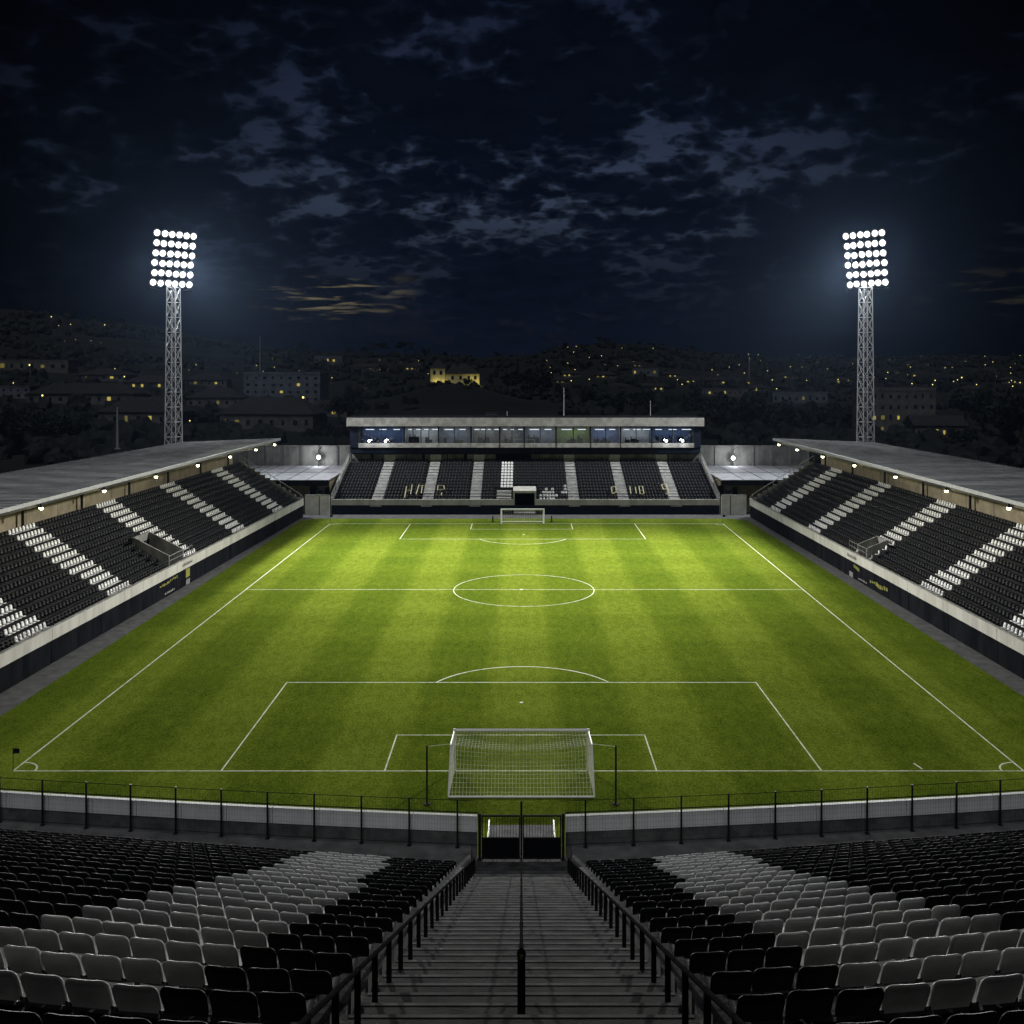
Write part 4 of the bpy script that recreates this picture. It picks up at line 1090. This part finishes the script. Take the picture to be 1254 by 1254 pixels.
# ------------------------------------------------------------------ hills
SKX = [-400, 0, 60, 120, 200, 260, 330, 420, 500, 560, 640, 680, 735, 790, 850, 900, 960, 1000, 1060, 1140, 1200, 1254, 1700]
SKY = [372, 379, 383, 391, 403, 416, 428, 434, 435, 437, 439, 428, 420, 424, 431, 436, 439, 436, 438, 435, 436, 435, 434]
SDX = [-400, 330, 450, 560, 640, 900, 960, 1700]; SD = [1300, 1300, 1500, 1600, 1600, 1700, 2600, 2700]
def hz(X, Y):
    px = CX + X / Y * F
    Dr = np.interp(px, SDX, SD); zr_ = CAMZ + (CY - np.interp(px, SKX, SKY)) * Dr / F
    w = (Y - 228) / (Dr - 228)
    z = zr_ * np.where(w <= 1, np.clip(w, 0, 1) ** 1.3, 1 - .5 * np.clip(w - 1, 0, 1.5)) - .3 * (w <= 0.02)
    bump = 12.5 * np.exp(-((X + 36) / 34) ** 2 - ((Y - 520) / 60) ** 2)
    rough = (np.sin(X * .021 + Y * .013) + np.sin(X * .043 - Y * .027 + 1.3)) * np.clip((Y - 300) / 900, 0, 1) * 1.6
    return z + bump + rough
def ground_at(px, py):
    Ys = np.concatenate([np.arange(232, 700, 2.0), np.arange(700, 3000, 6.0)])
    Xs = (px - CX) / F * Ys; zs = hz(Xs, Ys); ys = CY + (CAMZ - zs) * F / Ys
    ok = np.nonzero(ys <= py)[0]
    i = ok[0] if len(ok) else int(np.argmin(ys))
    return Vector((float(Xs[i]), float(Ys[i]), float(zs[i])))
tv = np.linspace(-1.05, 1.05, 150); yv = np.concatenate([np.linspace(226, 700, 70), np.geomspace(712, 4200, 70)])
TT, YY = np.meshgrid(tv, yv); XX = TT * YY; ZZ = hz(XX, YY)
me = bpy.data.meshes.new('hills'); nY, nT = XX.shape
idx = np.arange(nY * nT).reshape(nY, nT)
me.from_pydata(np.stack([XX.ravel(), YY.ravel(), ZZ.ravel()], 1).tolist(), [], np.stack([idx[:-1, :-1].ravel(), idx[:-1, 1:].ravel(), idx[1:, 1:].ravel(), idx[1:, :-1].ravel()], 1).tolist())
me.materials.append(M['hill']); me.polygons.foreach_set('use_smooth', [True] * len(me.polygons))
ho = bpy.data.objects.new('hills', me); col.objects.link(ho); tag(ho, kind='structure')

# ------------------------------------------------------------------ houses
house_boxes = []
def house(px, py, wpx, hpx, style, lab, lit=(), rows=1, ncol=5, mat_=None, depth=.6, group='houses below the hills', name='house'):
    g = ground_at(px, py); s = F / g.y; W = wpx / s; H = hpx / s; D = min(W * depth, 16)
    house_boxes.append((g.x, g.y, W * .62, D))
    root = empty(name, g, random.uniform(-.12, .12)); tag(root, lab, 'house' if name == 'house' else 'building', group)
    wh = H * (.5 if style == 'hip' else .58 if style == 'gable' else .93)
    m = MB(); m.box(-W / 2, W / 2, 0, D, -6, wh)
    if style == 'flat':
        m.box(-W / 2 - .2, W / 2 + .2, -.2, D + .2, wh, wh + H * .07)
    m.build('wall', mat_ or M['house'], root, local=True)
    e = .7
    r = MB()
    if style == 'hip':
        q = min(W, D) * .5
        r.add([(-W / 2 - e, -e, wh), (W / 2 + e, -e, wh), (W / 2 + e, D + e, wh), (-W / 2 - e, D + e, wh), (-W / 2 + q, D / 2, H), (W / 2 - q, D / 2, H)], [(0, 1, 5, 4), (1, 2, 5), (2, 3, 4, 5), (3, 0, 4), (3, 2, 1, 0)])
    elif style == 'gable':
        r.add([(-W / 2 - e, -e, wh), (W / 2 + e, -e, wh), (W / 2 + e, D + e, wh), (-W / 2 - e, D + e, wh), (-W / 2 - e, D / 2, H), (W / 2 + e, D / 2, H)], [(0, 1, 5, 4), (1, 2, 5), (2, 3, 4, 5), (3, 0, 4), (3, 2, 1, 0)])
    else:
        r.box(-W / 2 + .3, W / 2 - .3, .3, D - .3, wh + H * .07, wh + H * .075 + .05); r.box(-W * .1, W * .12, D * .3, D * .7, wh + H * .075, wh + H * .15)
    r.build('roof', M['roof'], root, local=True)
    for a in range(rows):
        for b in range(ncol):
            x0 = -W / 2 + W * (b + .30) / ncol; x1 = x0 + W * random.uniform(.22, .42) / ncol
            z0 = wh * (a + .32) / rows; z1 = z0 + wh * random.uniform(.28, .42) / rows
            m = MB(); m.box(x0, x1, -.14, -.012, z0, z1)
            is_l = (a, b) in lit
            m.build('window', M[random.choice(['litwin', 'litwin', 'litwin_dim'])] if is_l else M['darkwin'], root, local=True)
    return root
house(40, 455, 88, 14, 'flat', 'long low flat-roofed building at the left edge with lit windows', {(0, 0), (0, 4)}, 1, 7)
house(14, 488, 44, 15, 'flat', 'dark flat building at the left edge with white lit windows', {(1, 0)}, 2, 5, M['house_blue'])
house(98, 495, 132, 25, 'hip', 'wide hipped-roof house with long wall left of the lattice tower', {(0, 8)}, 1, 11)
house(170, 522, 100, 35, 'hip', 'big hipped-roof house just left of the lattice tower with lit window row', {(0, 2), (0, 4)}, 1, 7)
house(122, 466, 62, 14, 'hip', 'small hipped house with yellow lit windows high on the left', {(0, 1), (0, 4)}, 1, 6)
house(180, 477, 64, 17, 'hip', 'hipped house with glowing windows left behind the tower', {(0, 1), (0, 2), (0, 4)}, 1, 6)
house(252, 473, 50, 16, 'hip', 'hipped house with two lit windows right of the tower top lights', {(0, 1), (0, 4)}, 1, 6)
house(262, 499, 66, 24, 'hip', 'pale hipped house with dark arches between the tower and the large block', {(0, 3)}, 1, 6)
house(345, 493, 96, 37, 'flat', 'large pale four-storey block behind the left stand', {(1, 4), (2, 6)}, 4, 9, M['house_blue'], name='apartment_block')
house(326, 527, 118, 40, 'hip', 'broad dark hipped roof house with two lit porch windows below the block', {(0, 0), (0, 1)}, 1, 8)
house(398, 510, 54, 20, 'hip', 'low hipped house at the right foot of the large block', {(0, 3)}, 1, 5)
house(345, 440, 24, 9, 'hip', 'little lit house above the large block', {(0, 1), (0, 3)}, 1, 4)
house(402, 446, 34, 10, 'flat', 'little flat lit house upper right of the large block', {(0, 2), (0, 3)}, 1, 5)
house(450, 455, 26, 10, 'gable', 'little gabled house with lit windows left of the church, leftmost', {(0, 0), (0, 2)}, 1, 4)
house(478, 455, 26, 10, 'gable', 'little gabled house with lit windows left of the church, middle', {(0, 1), (0, 3)}, 1, 4)
house(508, 454, 24, 10, 'hip', 'little hipped house with lit windows nearest left of the church', {(0, 0), (0, 1)}, 1, 4)
house(450, 482, 17, 8, 'flat', 'small pale shed on the slope below the little gabled houses', (), 1, 2)
house(602, 513, 15, 8, 'flat', 'small white hut peeping over the glazed box roof', (), 1, 2, M['house_blue'])
hs = [(700, 462, 22, 8, 'gable'), (742, 464, 26, 9, 'hip'), (790, 460, 32, 9, 'flat'), (824, 463, 24, 8, 'gable'), (846, 470, 28, 9, 'hip'), (876, 471, 26, 9, 'gable'), (800, 479, 26, 10, 'gable'), (758, 478, 26, 9, 'hip'), (906, 472, 26, 9, 'gable'), (686, 470, 22, 9, 'hip'), (775, 450, 22, 7, 'gable'), (930, 480, 28, 9, 'hip')]
hs.sort(key=lambda h: h[0])
for i, (a, b, c, d, st_) in enumerate(hs):
    house(a, b, c, d, st_, 'little %s house with lit windows below the central hill, %s from the left' % ({'hip': 'hipped', 'gable': 'gabled', 'flat': 'flat'}[st_], ordinal(i + 1)), {(0, random.randrange(4)), (0, random.randrange(4))}, 1, 4, random.choice([M['house'], M['house_blue']]), group='small houses below the central hill')
house(888, 485, 56, 9, 'flat', 'long low pale building with a row of lit windows under the central hill', {(0, 1), (0, 3), (0, 4)}, 1, 9)
house(1106, 531, 84, 56, 'flat', 'four-storey pale block right of the lattice tower with lit ground floor', {(0, 0), (0, 1), (0, 2), (1, 0), (1, 1), (1, 3)}, 4, 8, M['house'], name='apartment_block')
house(1152, 538, 62, 28, 'gable', 'gabled house with lit porch beside the pale block on the right', {(0, 2), (0, 3)}, 1, 6)
house(980, 494, 66, 14, 'flat', 'long bluish low building left of the right lattice tower', {(0, 4)}, 1, 8, M['house_blue'])
hs = [(1010, 462, 24, 7), (1090, 458, 24, 7), (1130, 462, 26, 8), (1175, 466, 26, 8), (1215, 458, 24, 8), (1240, 470, 26, 9), (1195, 482, 30, 10), (1030, 470, 26, 8), (965, 464, 24, 8)]
hs.sort(key=lambda h: h[0])
for i, (a, b, c, d) in enumerate(hs):
    house(a, b, c, d, 'hip', 'little lit house on the far right plain, %s from the left' % ordinal(i + 1), {(0, random.randrange(4))}, 1, 4, group='small houses on the far right plain')
# church on its knoll, lit from below
g = ground_at(558, 470); s = F / g.y
CH = empty('hill_church', g); tag(CH, 'small floodlit church with square tower on a knoll', 'church')
k = 1 / s
m = MB(); m.box(-31 * k, -13 * k, 0, 16 * k, -4, 19 * k); m.box(-13 * k, 29 * k, 2 * k, 20 * k, -4, 12 * k); m.build('wall', M['church'], CH, local=True)
m = MB(); a = [(-32.5 * k, -1 * k), (-11.5 * k, -1 * k), (-11.5 * k, 17.5 * k), (-32.5 * k, 17.5 * k)]
m.add([(x, y, 19 * k) for x, y in a] + [(-22 * k, 8 * k, 31 * k)], [(0, 1, 4), (1, 2, 4), (2, 3, 4), (3, 0, 4), (3, 2, 1, 0)]); m.tube((-22 * k, 8 * k, 30 * k), (-22 * k, 8 * k, 35 * k), .25, 5)
m.build('spire', M['roof'], CH, local=True)
m = MB(); m.add([(-12.9 * k, 1 * k, 12 * k), (31 * k, 1 * k, 12 * k), (31 * k, 21 * k, 12 * k), (-12.9 * k, 21 * k, 12 * k), (-4 * k, 11 * k, 24 * k), (12 * k, 11 * k, 24 * k)], [(0, 1, 5, 4), (1, 2, 5), (2, 3, 4, 5), (3, 0, 4), (3, 2, 1, 0)])
m.box(0, 3.6 * k, 9 * k, 12.6 * k, 23 * k, 28 * k); m.lathe((1.8 * k, 10.8 * k, 28 * k), [(2.6 * k, 0), (1.6 * k, 2 * k), (.2 * k, 5 * k)], 8); m.build('roof', M['roof'], CH, local=True)
for x in (-26, -18):
    m = MB(); m.box((x - 1.6) * k, (x + 1.6) * k, -.2, -.012, 11 * k, 16 * k); m.build('window', M['darkwin'], CH, local=True)
for x in (-4, 6, 16, 24):
    m = MB(); m.box((x - 1.5) * k, (x + 1.5) * k, 2 * k - .2, 2 * k - .012, 5 * k, 9.5 * k); m.build('window', M['darkwin'], CH, local=True)
for x, en in ((-24, 900), (-14, 380), (18, 560), (27, 620)):
    l = bpy.data.lights.new('church_uplight', 'POINT'); l.energy = en; l.color = (1, .86, .22); l.shadow_soft_size = .5
    lo = bpy.data.objects.new('church_uplight', l); col.objects.link(lo); lo.parent = CH; lo.location = (x * k, -3.0, 1.2)
    m = MB(); m.lathe((x * k, -3.0, .1), [(.3, 0), (.42, .3), (.4, .42), (.1, .5)], 10); m.build('uplighter', M['litwin'], CH, local=True)

# ------------------------------------------------------------------ street lamps and tiny far lights
sl = empty('street_lamp', (0, 0, 0))
MB().tube((0, 0, -2), (0, 0, 6.2), .12, 6).tube((0, 0, 6.1), (0, -.9, 6.5), .08, 5).build('pole', M['pole'], sl, local=True)
MB().lathe((0, -.9, 6.15), [(.04, -.4), (.27, -.3), (.42, 0), (.27, .3), (.04, .4)], 10).build('lamp_globe', M['street'], sl, smooth=True, local=True)
bpy.context.view_layer.update(); slt = tree_of(sl)
lamps = []
def region(n, x0, x1, y0, y1, wfrac, smin, smax, where):
    for _ in range(n): lamps.append([random.uniform(x0, x1), random.uniform(y0, y1), random.random() < wfrac, random.uniform(smin, smax), where])
for x, y, w, sc in ((8, 391, 0, .9), (64, 394, 0, 1.5), (72, 401, 0, .8), (87, 402, 0, 1.1), (106, 403, 0, .6), (128, 405, 0, 1.5), (147, 404, 0, .8), (166, 408, 0, .6), (93, 419, 0, .8), (112, 421, 1, .9), (124, 421, 0, .6), (79, 419, 0, .6)):
    lamps.append([x, y, w, sc, 'on the wooded left ridge'])
region(16, 190, 420, 437, 470, .3, .5, 1.0, 'among the houses behind the left stand')
for x, y, w, sc in ((37, 459, 0, 1.6), (135, 490, 0, 1.7), (52, 499, 0, 1.5), (374, 505, 0, 2.0), (17, 479, 1, 1.2), (58, 471, 0, .8), (140, 462, 0, 1.4), (154, 471, 0, 1.3), (106, 524, 1, .5), (232, 524, 0, .9), (406, 467, 0, .9), (375, 483, 0, 1.1)):
    lamps.append([x, y, w, sc, 'among the houses at the left'])
region(15, 660, 800, 425, 445, .35, .6, 1.1, 'on the slope of the central hill')
region(26, 670, 925, 446, 482, .35, .6, 1.1, 'among the houses under the central hill')
region(9, 405, 525, 437, 462, .3, .5, .9, 'left of the church')
region(17, 925, 1060, 434, 485, .3, .6, 1.3, 'left of the right lattice tower')
region(36, 1066, 1250, 436, 480, .3, .6, 1.4, 'right of the right lattice tower')
for x, y, w, sc in ((1125, 513, 0, 1.6), (1147, 531, 0, 1.7), (1158, 531, 0, 1.9), (1178, 471, 0, 1.6), (917, 437, 1, 1.4), (928, 437, 0, 1.3), (917, 444, 0, 1.3)):
    lamps.append([x, y, w, sc, 'near the pale block on the right' if y > 500 else 'beyond the right stand roof'])
lamps.sort(key=lambda q: (q[4], q[0])); cnt = {}
first = True
for (x, y, w, sc, where) in lamps:
    g = ground_at(x, y + 2.5)
    o = sl if first else copy_tree(slt); first = False
    scl = sc * (.45 + g.y / 2600)
    # globe is scaled through the whole lamp; larger lamps carry larger globes
    o.location = g; o.scale = (scl, scl, min(scl, 1.3)); o.rotation_euler = (0, 0, random.uniform(-1, 1))
    if w:
        for c in o.children: pass
    cnt[where] = cnt.get(where, 0) + 1
    tag(o, 'tiny yellow street lamp %s, %s counting from the left' % (where, ordinal(cnt[where])), 'street lamp', 'street lamps of the town')
mast(143.5, 500, 550, 240, .32, 'bare grey pole standing behind the left stand roof', 'pole')
mast(318.5, 413, 458, 700, .5, 'thin aerial mast above the large pale block', 'mast')
mast(917.5, 437, 478, 800, .5, 'lamp mast on the slope right of the central hill', 'mast')

# ------------------------------------------------------------------ trees
def crown_mesh(seed, n, rx, rz_, leaf, nclump=9):
    r = np.random.default_rng(seed); mb = MB()
    cl = [(r.normal(0, .45, 3) * np.array([1, 1, .7]), r.uniform(.35, .62)) for _ in range(nclump)]
    for i in range(n):
        c, rad = cl[r.integers(len(cl))]
        d = r.normal(size=3); d /= np.linalg.norm(d)
        p = c + d * rad * r.uniform(.6, 1.05)
        p = np.array([p[0] * rx, p[1] * rx, p[2] * rz_])
        a = r.normal(size=3); a /= np.linalg.norm(a); b = np.cross(a, r.normal(size=3)); b /= np.linalg.norm(b)
        a *= leaf * r.uniform(.6, 1.3); b *= leaf * r.uniform(.5, 1.1)
        mb.add([p - a, p - b * .7, p + a, p + b * .7], [(0, 1, 2, 3)])
    return mb
tt = []
for i, (n, rx, rz_, leaf, h, mm) in enumerate(((900, 4.2, 3.4, .62, 5.5, 'leaf'), (800, 3.4, 4.2, .6, 6.0, 'leaf_dark'), (700, 5.2, 2.6, .6, 7.5, 'leaf_dark'))):
    t = empty('broadleaf_tree' if i < 2 else 'umbrella_pine', (0, 0, 0))
    tk = MB(); tk.tube((0, 0, -2), (.1, 0, h * .55), .38, 8, r2=.26); tk.tube((.1, 0, h * .55), (0, .1, h), .26, 7, r2=.12)
    for q in range(5):
        a = q * 1.3; tk.tube((.05, 0, h * (.45 + .1 * q)), (math.cos(a) * rx * .6, math.sin(a) * rx * .6, h + rz_ * .2), .12, 5, r2=.04)
    tk.build('trunk', M['trunk'], t, local=True)
    c = crown_mesh(20 + i, n, rx, rz_, leaf); c.v = [(x, y, z + h + rz_ * .35) for x, y, z in c.v]; c.build('crown', M[mm], t, local=True)
    tt.append(t)
bpy.context.view_layer.update(); ttr = [tree_of(t) for t in tt]; tused = [False] * 3
def tree(kind, px, py, hpx, lab, grp, Y=None):
    if Y is None: g = ground_at(px, py)
    else: g = at(px, py, Y)
    s = F / g.y; H = hpx / s; o = tt[kind] if not tused[kind] else copy_tree(ttr[kind]); tused[kind] = True
    full = (5.5 + 3.4 * 1.35, 6 + 4.2 * 1.35, 7.5 + 2.6 * 1.35)[kind]; sc = H / full
    o.location = g; o.scale = (sc * random.uniform(.9, 1.15), sc * random.uniform(.9, 1.15), sc); o.rotation_euler = (0, 0, random.uniform(0, 6.28)); tag(o, lab, 'tree', grp)
KN = ['round dark tree', 'upright dark tree', 'flat-topped umbrella pine']
sk = [(27, 384, 9, 0), (52, 384, 10, 0), (88, 390, 11, 2), (112, 392, 8, 0), (150, 398, 9, 1), (215, 408, 10, 0), (288, 423, 10, 0), (372, 436, 17, 2), (427, 436, 10, 0), (446, 437, 12, 2), (465, 437, 17, 2), (496, 437, 18, 2), (520, 438, 12, 0), (545, 438, 8, 0), (609, 439, 9, 1), (692, 428, 9, 0), (735, 421, 8, 2), (742, 421, 7, 0), (783, 425, 8, 0), (797, 427, 8, 0), (810, 428, 8, 0), (845, 434, 10, 2), (833, 432, 6, 0), (875, 436, 6, 0), (1085, 438, 5, 0), (1143, 436, 5, 0)]
cn = {}
for i, (x, y, h, kd) in enumerate(sk):
    tree(kd, x, y, h, '%s silhouetted on the skyline, %s skyline tree from the left' % (KN[kd], ordinal(i + 1)), 'trees on the skyline')
md = [(8, 556, 62, 0), (30, 553, 44, 1), (60, 549, 46, 0), (95, 545, 40, 0), (-12, 530, 40, 1), (430, 497, 26, 0), (416, 520, 38, 0), (440, 512, 26, 0), (500, 502, 18, 0), (548, 475, 10, 0), (571, 476, 13, 0), (530, 478, 10, 0), (600, 474, 12, 1), (622, 482, 26, 0), (640, 486, 34, 0), (662, 490, 36, 0), (690, 500, 30, 1), (722, 502, 30, 0), (755, 506, 26, 0), (790, 508, 30, 0), (830, 512, 30, 0), (862, 520, 42, 0), (884, 532, 52, 1), (908, 540, 62, 0), (938, 540, 56, 0), (968, 538, 46, 0), (1000, 530, 40, 0), (1028, 526, 34, 0), (1182, 520, 46, 0), (1205, 545, 70, 0), (1232, 552, 64, 0), (1252, 556, 84, 1), (1180, 556, 34, 0), (1210, 505, 30, 0), (265, 533, 22, 0), (410, 545, 26, 0), (385, 543, 20, 0), (470, 508, 16, 0)]
md.sort(key=lambda q: q[0])
for i, (x, y, h, kd) in enumerate(md):
    tree(kd, x, y, h, '%s in the dark belt beyond the stands, %s belt tree from the left' % (KN[kd], ordinal(i + 1)), 'trees in the belt beyond the stands')
# woodland mass over the hills, one object
rw = np.random.default_rng(3); wv = []; wf = []
ico = bpy.data.meshes.new('tmp')
import bmesh
bm = bmesh.new(); bmesh.ops.create_icosphere(bm, subdivisions=2, radius=1); base_v = np.array([v.co[:] for v in bm.verts]); base_f = np.array([[v.index for v in f.verts] for f in bm.faces]); bm.free(); bpy.data.meshes.remove(ico)
nw = 0; off = 0
for it in range(9000):
    px = rw.uniform(-60, 1320); Y = 260 * (2500 / 260) ** rw.uniform(0, 1); X = (px - CX) / F * Y
    if Y < 330 and rw.random() < .3: continue
    if math.sin(X * .019 + 1.7) * math.sin(Y * .014 + X * .006) < -.15 and Y < 1100: continue
    if any(abs(X - a) < w_ + 5 and -22 < Y - b < d_ + 4 for a, b, w_, d_ in house_boxes): continue
    if abs(X + 36) < 55 and 430 < Y < 545: continue
    z = float(hz(np.array(X), np.array(Y))); rad = rw.uniform(2.0, 4.2) * (1 if Y < 900 else 1.4)
    if CY + (CAMZ - z - 2 * rad) * F / Y < np.interp(px, SKX, SKY) - 6: continue
    v = base_v * (1 + rw.normal(0, .17, (len(base_v), 1))) * np.array([rad, rad, rad * rw.uniform(.75, 1.2)]) + np.array([X, Y, z + rad * .55])
    wv.append(v); wf.append(base_f + off); off += len(v); nw += 1
    if nw > 3000: break
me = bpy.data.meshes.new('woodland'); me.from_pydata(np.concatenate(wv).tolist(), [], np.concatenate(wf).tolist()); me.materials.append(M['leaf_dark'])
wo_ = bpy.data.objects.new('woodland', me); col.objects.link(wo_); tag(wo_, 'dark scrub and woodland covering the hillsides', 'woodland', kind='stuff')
print('SINGLES', nsingle, 'BULK verts', len(V), 'lamps', len(lamps), 'trees', len(sk) + len(md))

# ------------------------------------------------------------------ night haze
HAZE = 0.00002
if HAZE:
    m = MB(); m.box(-4700, 4700, -60, 4400, -1.5, 190); hz_o = m.build('haze', bpy.data.materials.new('haze'))
    hm = hz_o.data.materials[0]; hm.use_nodes = True; nt = hm.node_tree; nt.nodes.remove(nt.nodes['Principled BSDF'])
    pv = nt.nodes.new('ShaderNodeVolumePrincipled'); pv.inputs['Density'].default_value = HAZE; pv.inputs['Color'].default_value = (.42, .62, 1, 1); pv.inputs['Anisotropy'].default_value = .8
    nt.links.new(pv.outputs[0], nt.nodes['Material Output'].inputs['Volume']); tag(hz_o, kind='stuff'); hz_o['label'] = 'thin blue night haze glowing around the floodlights'
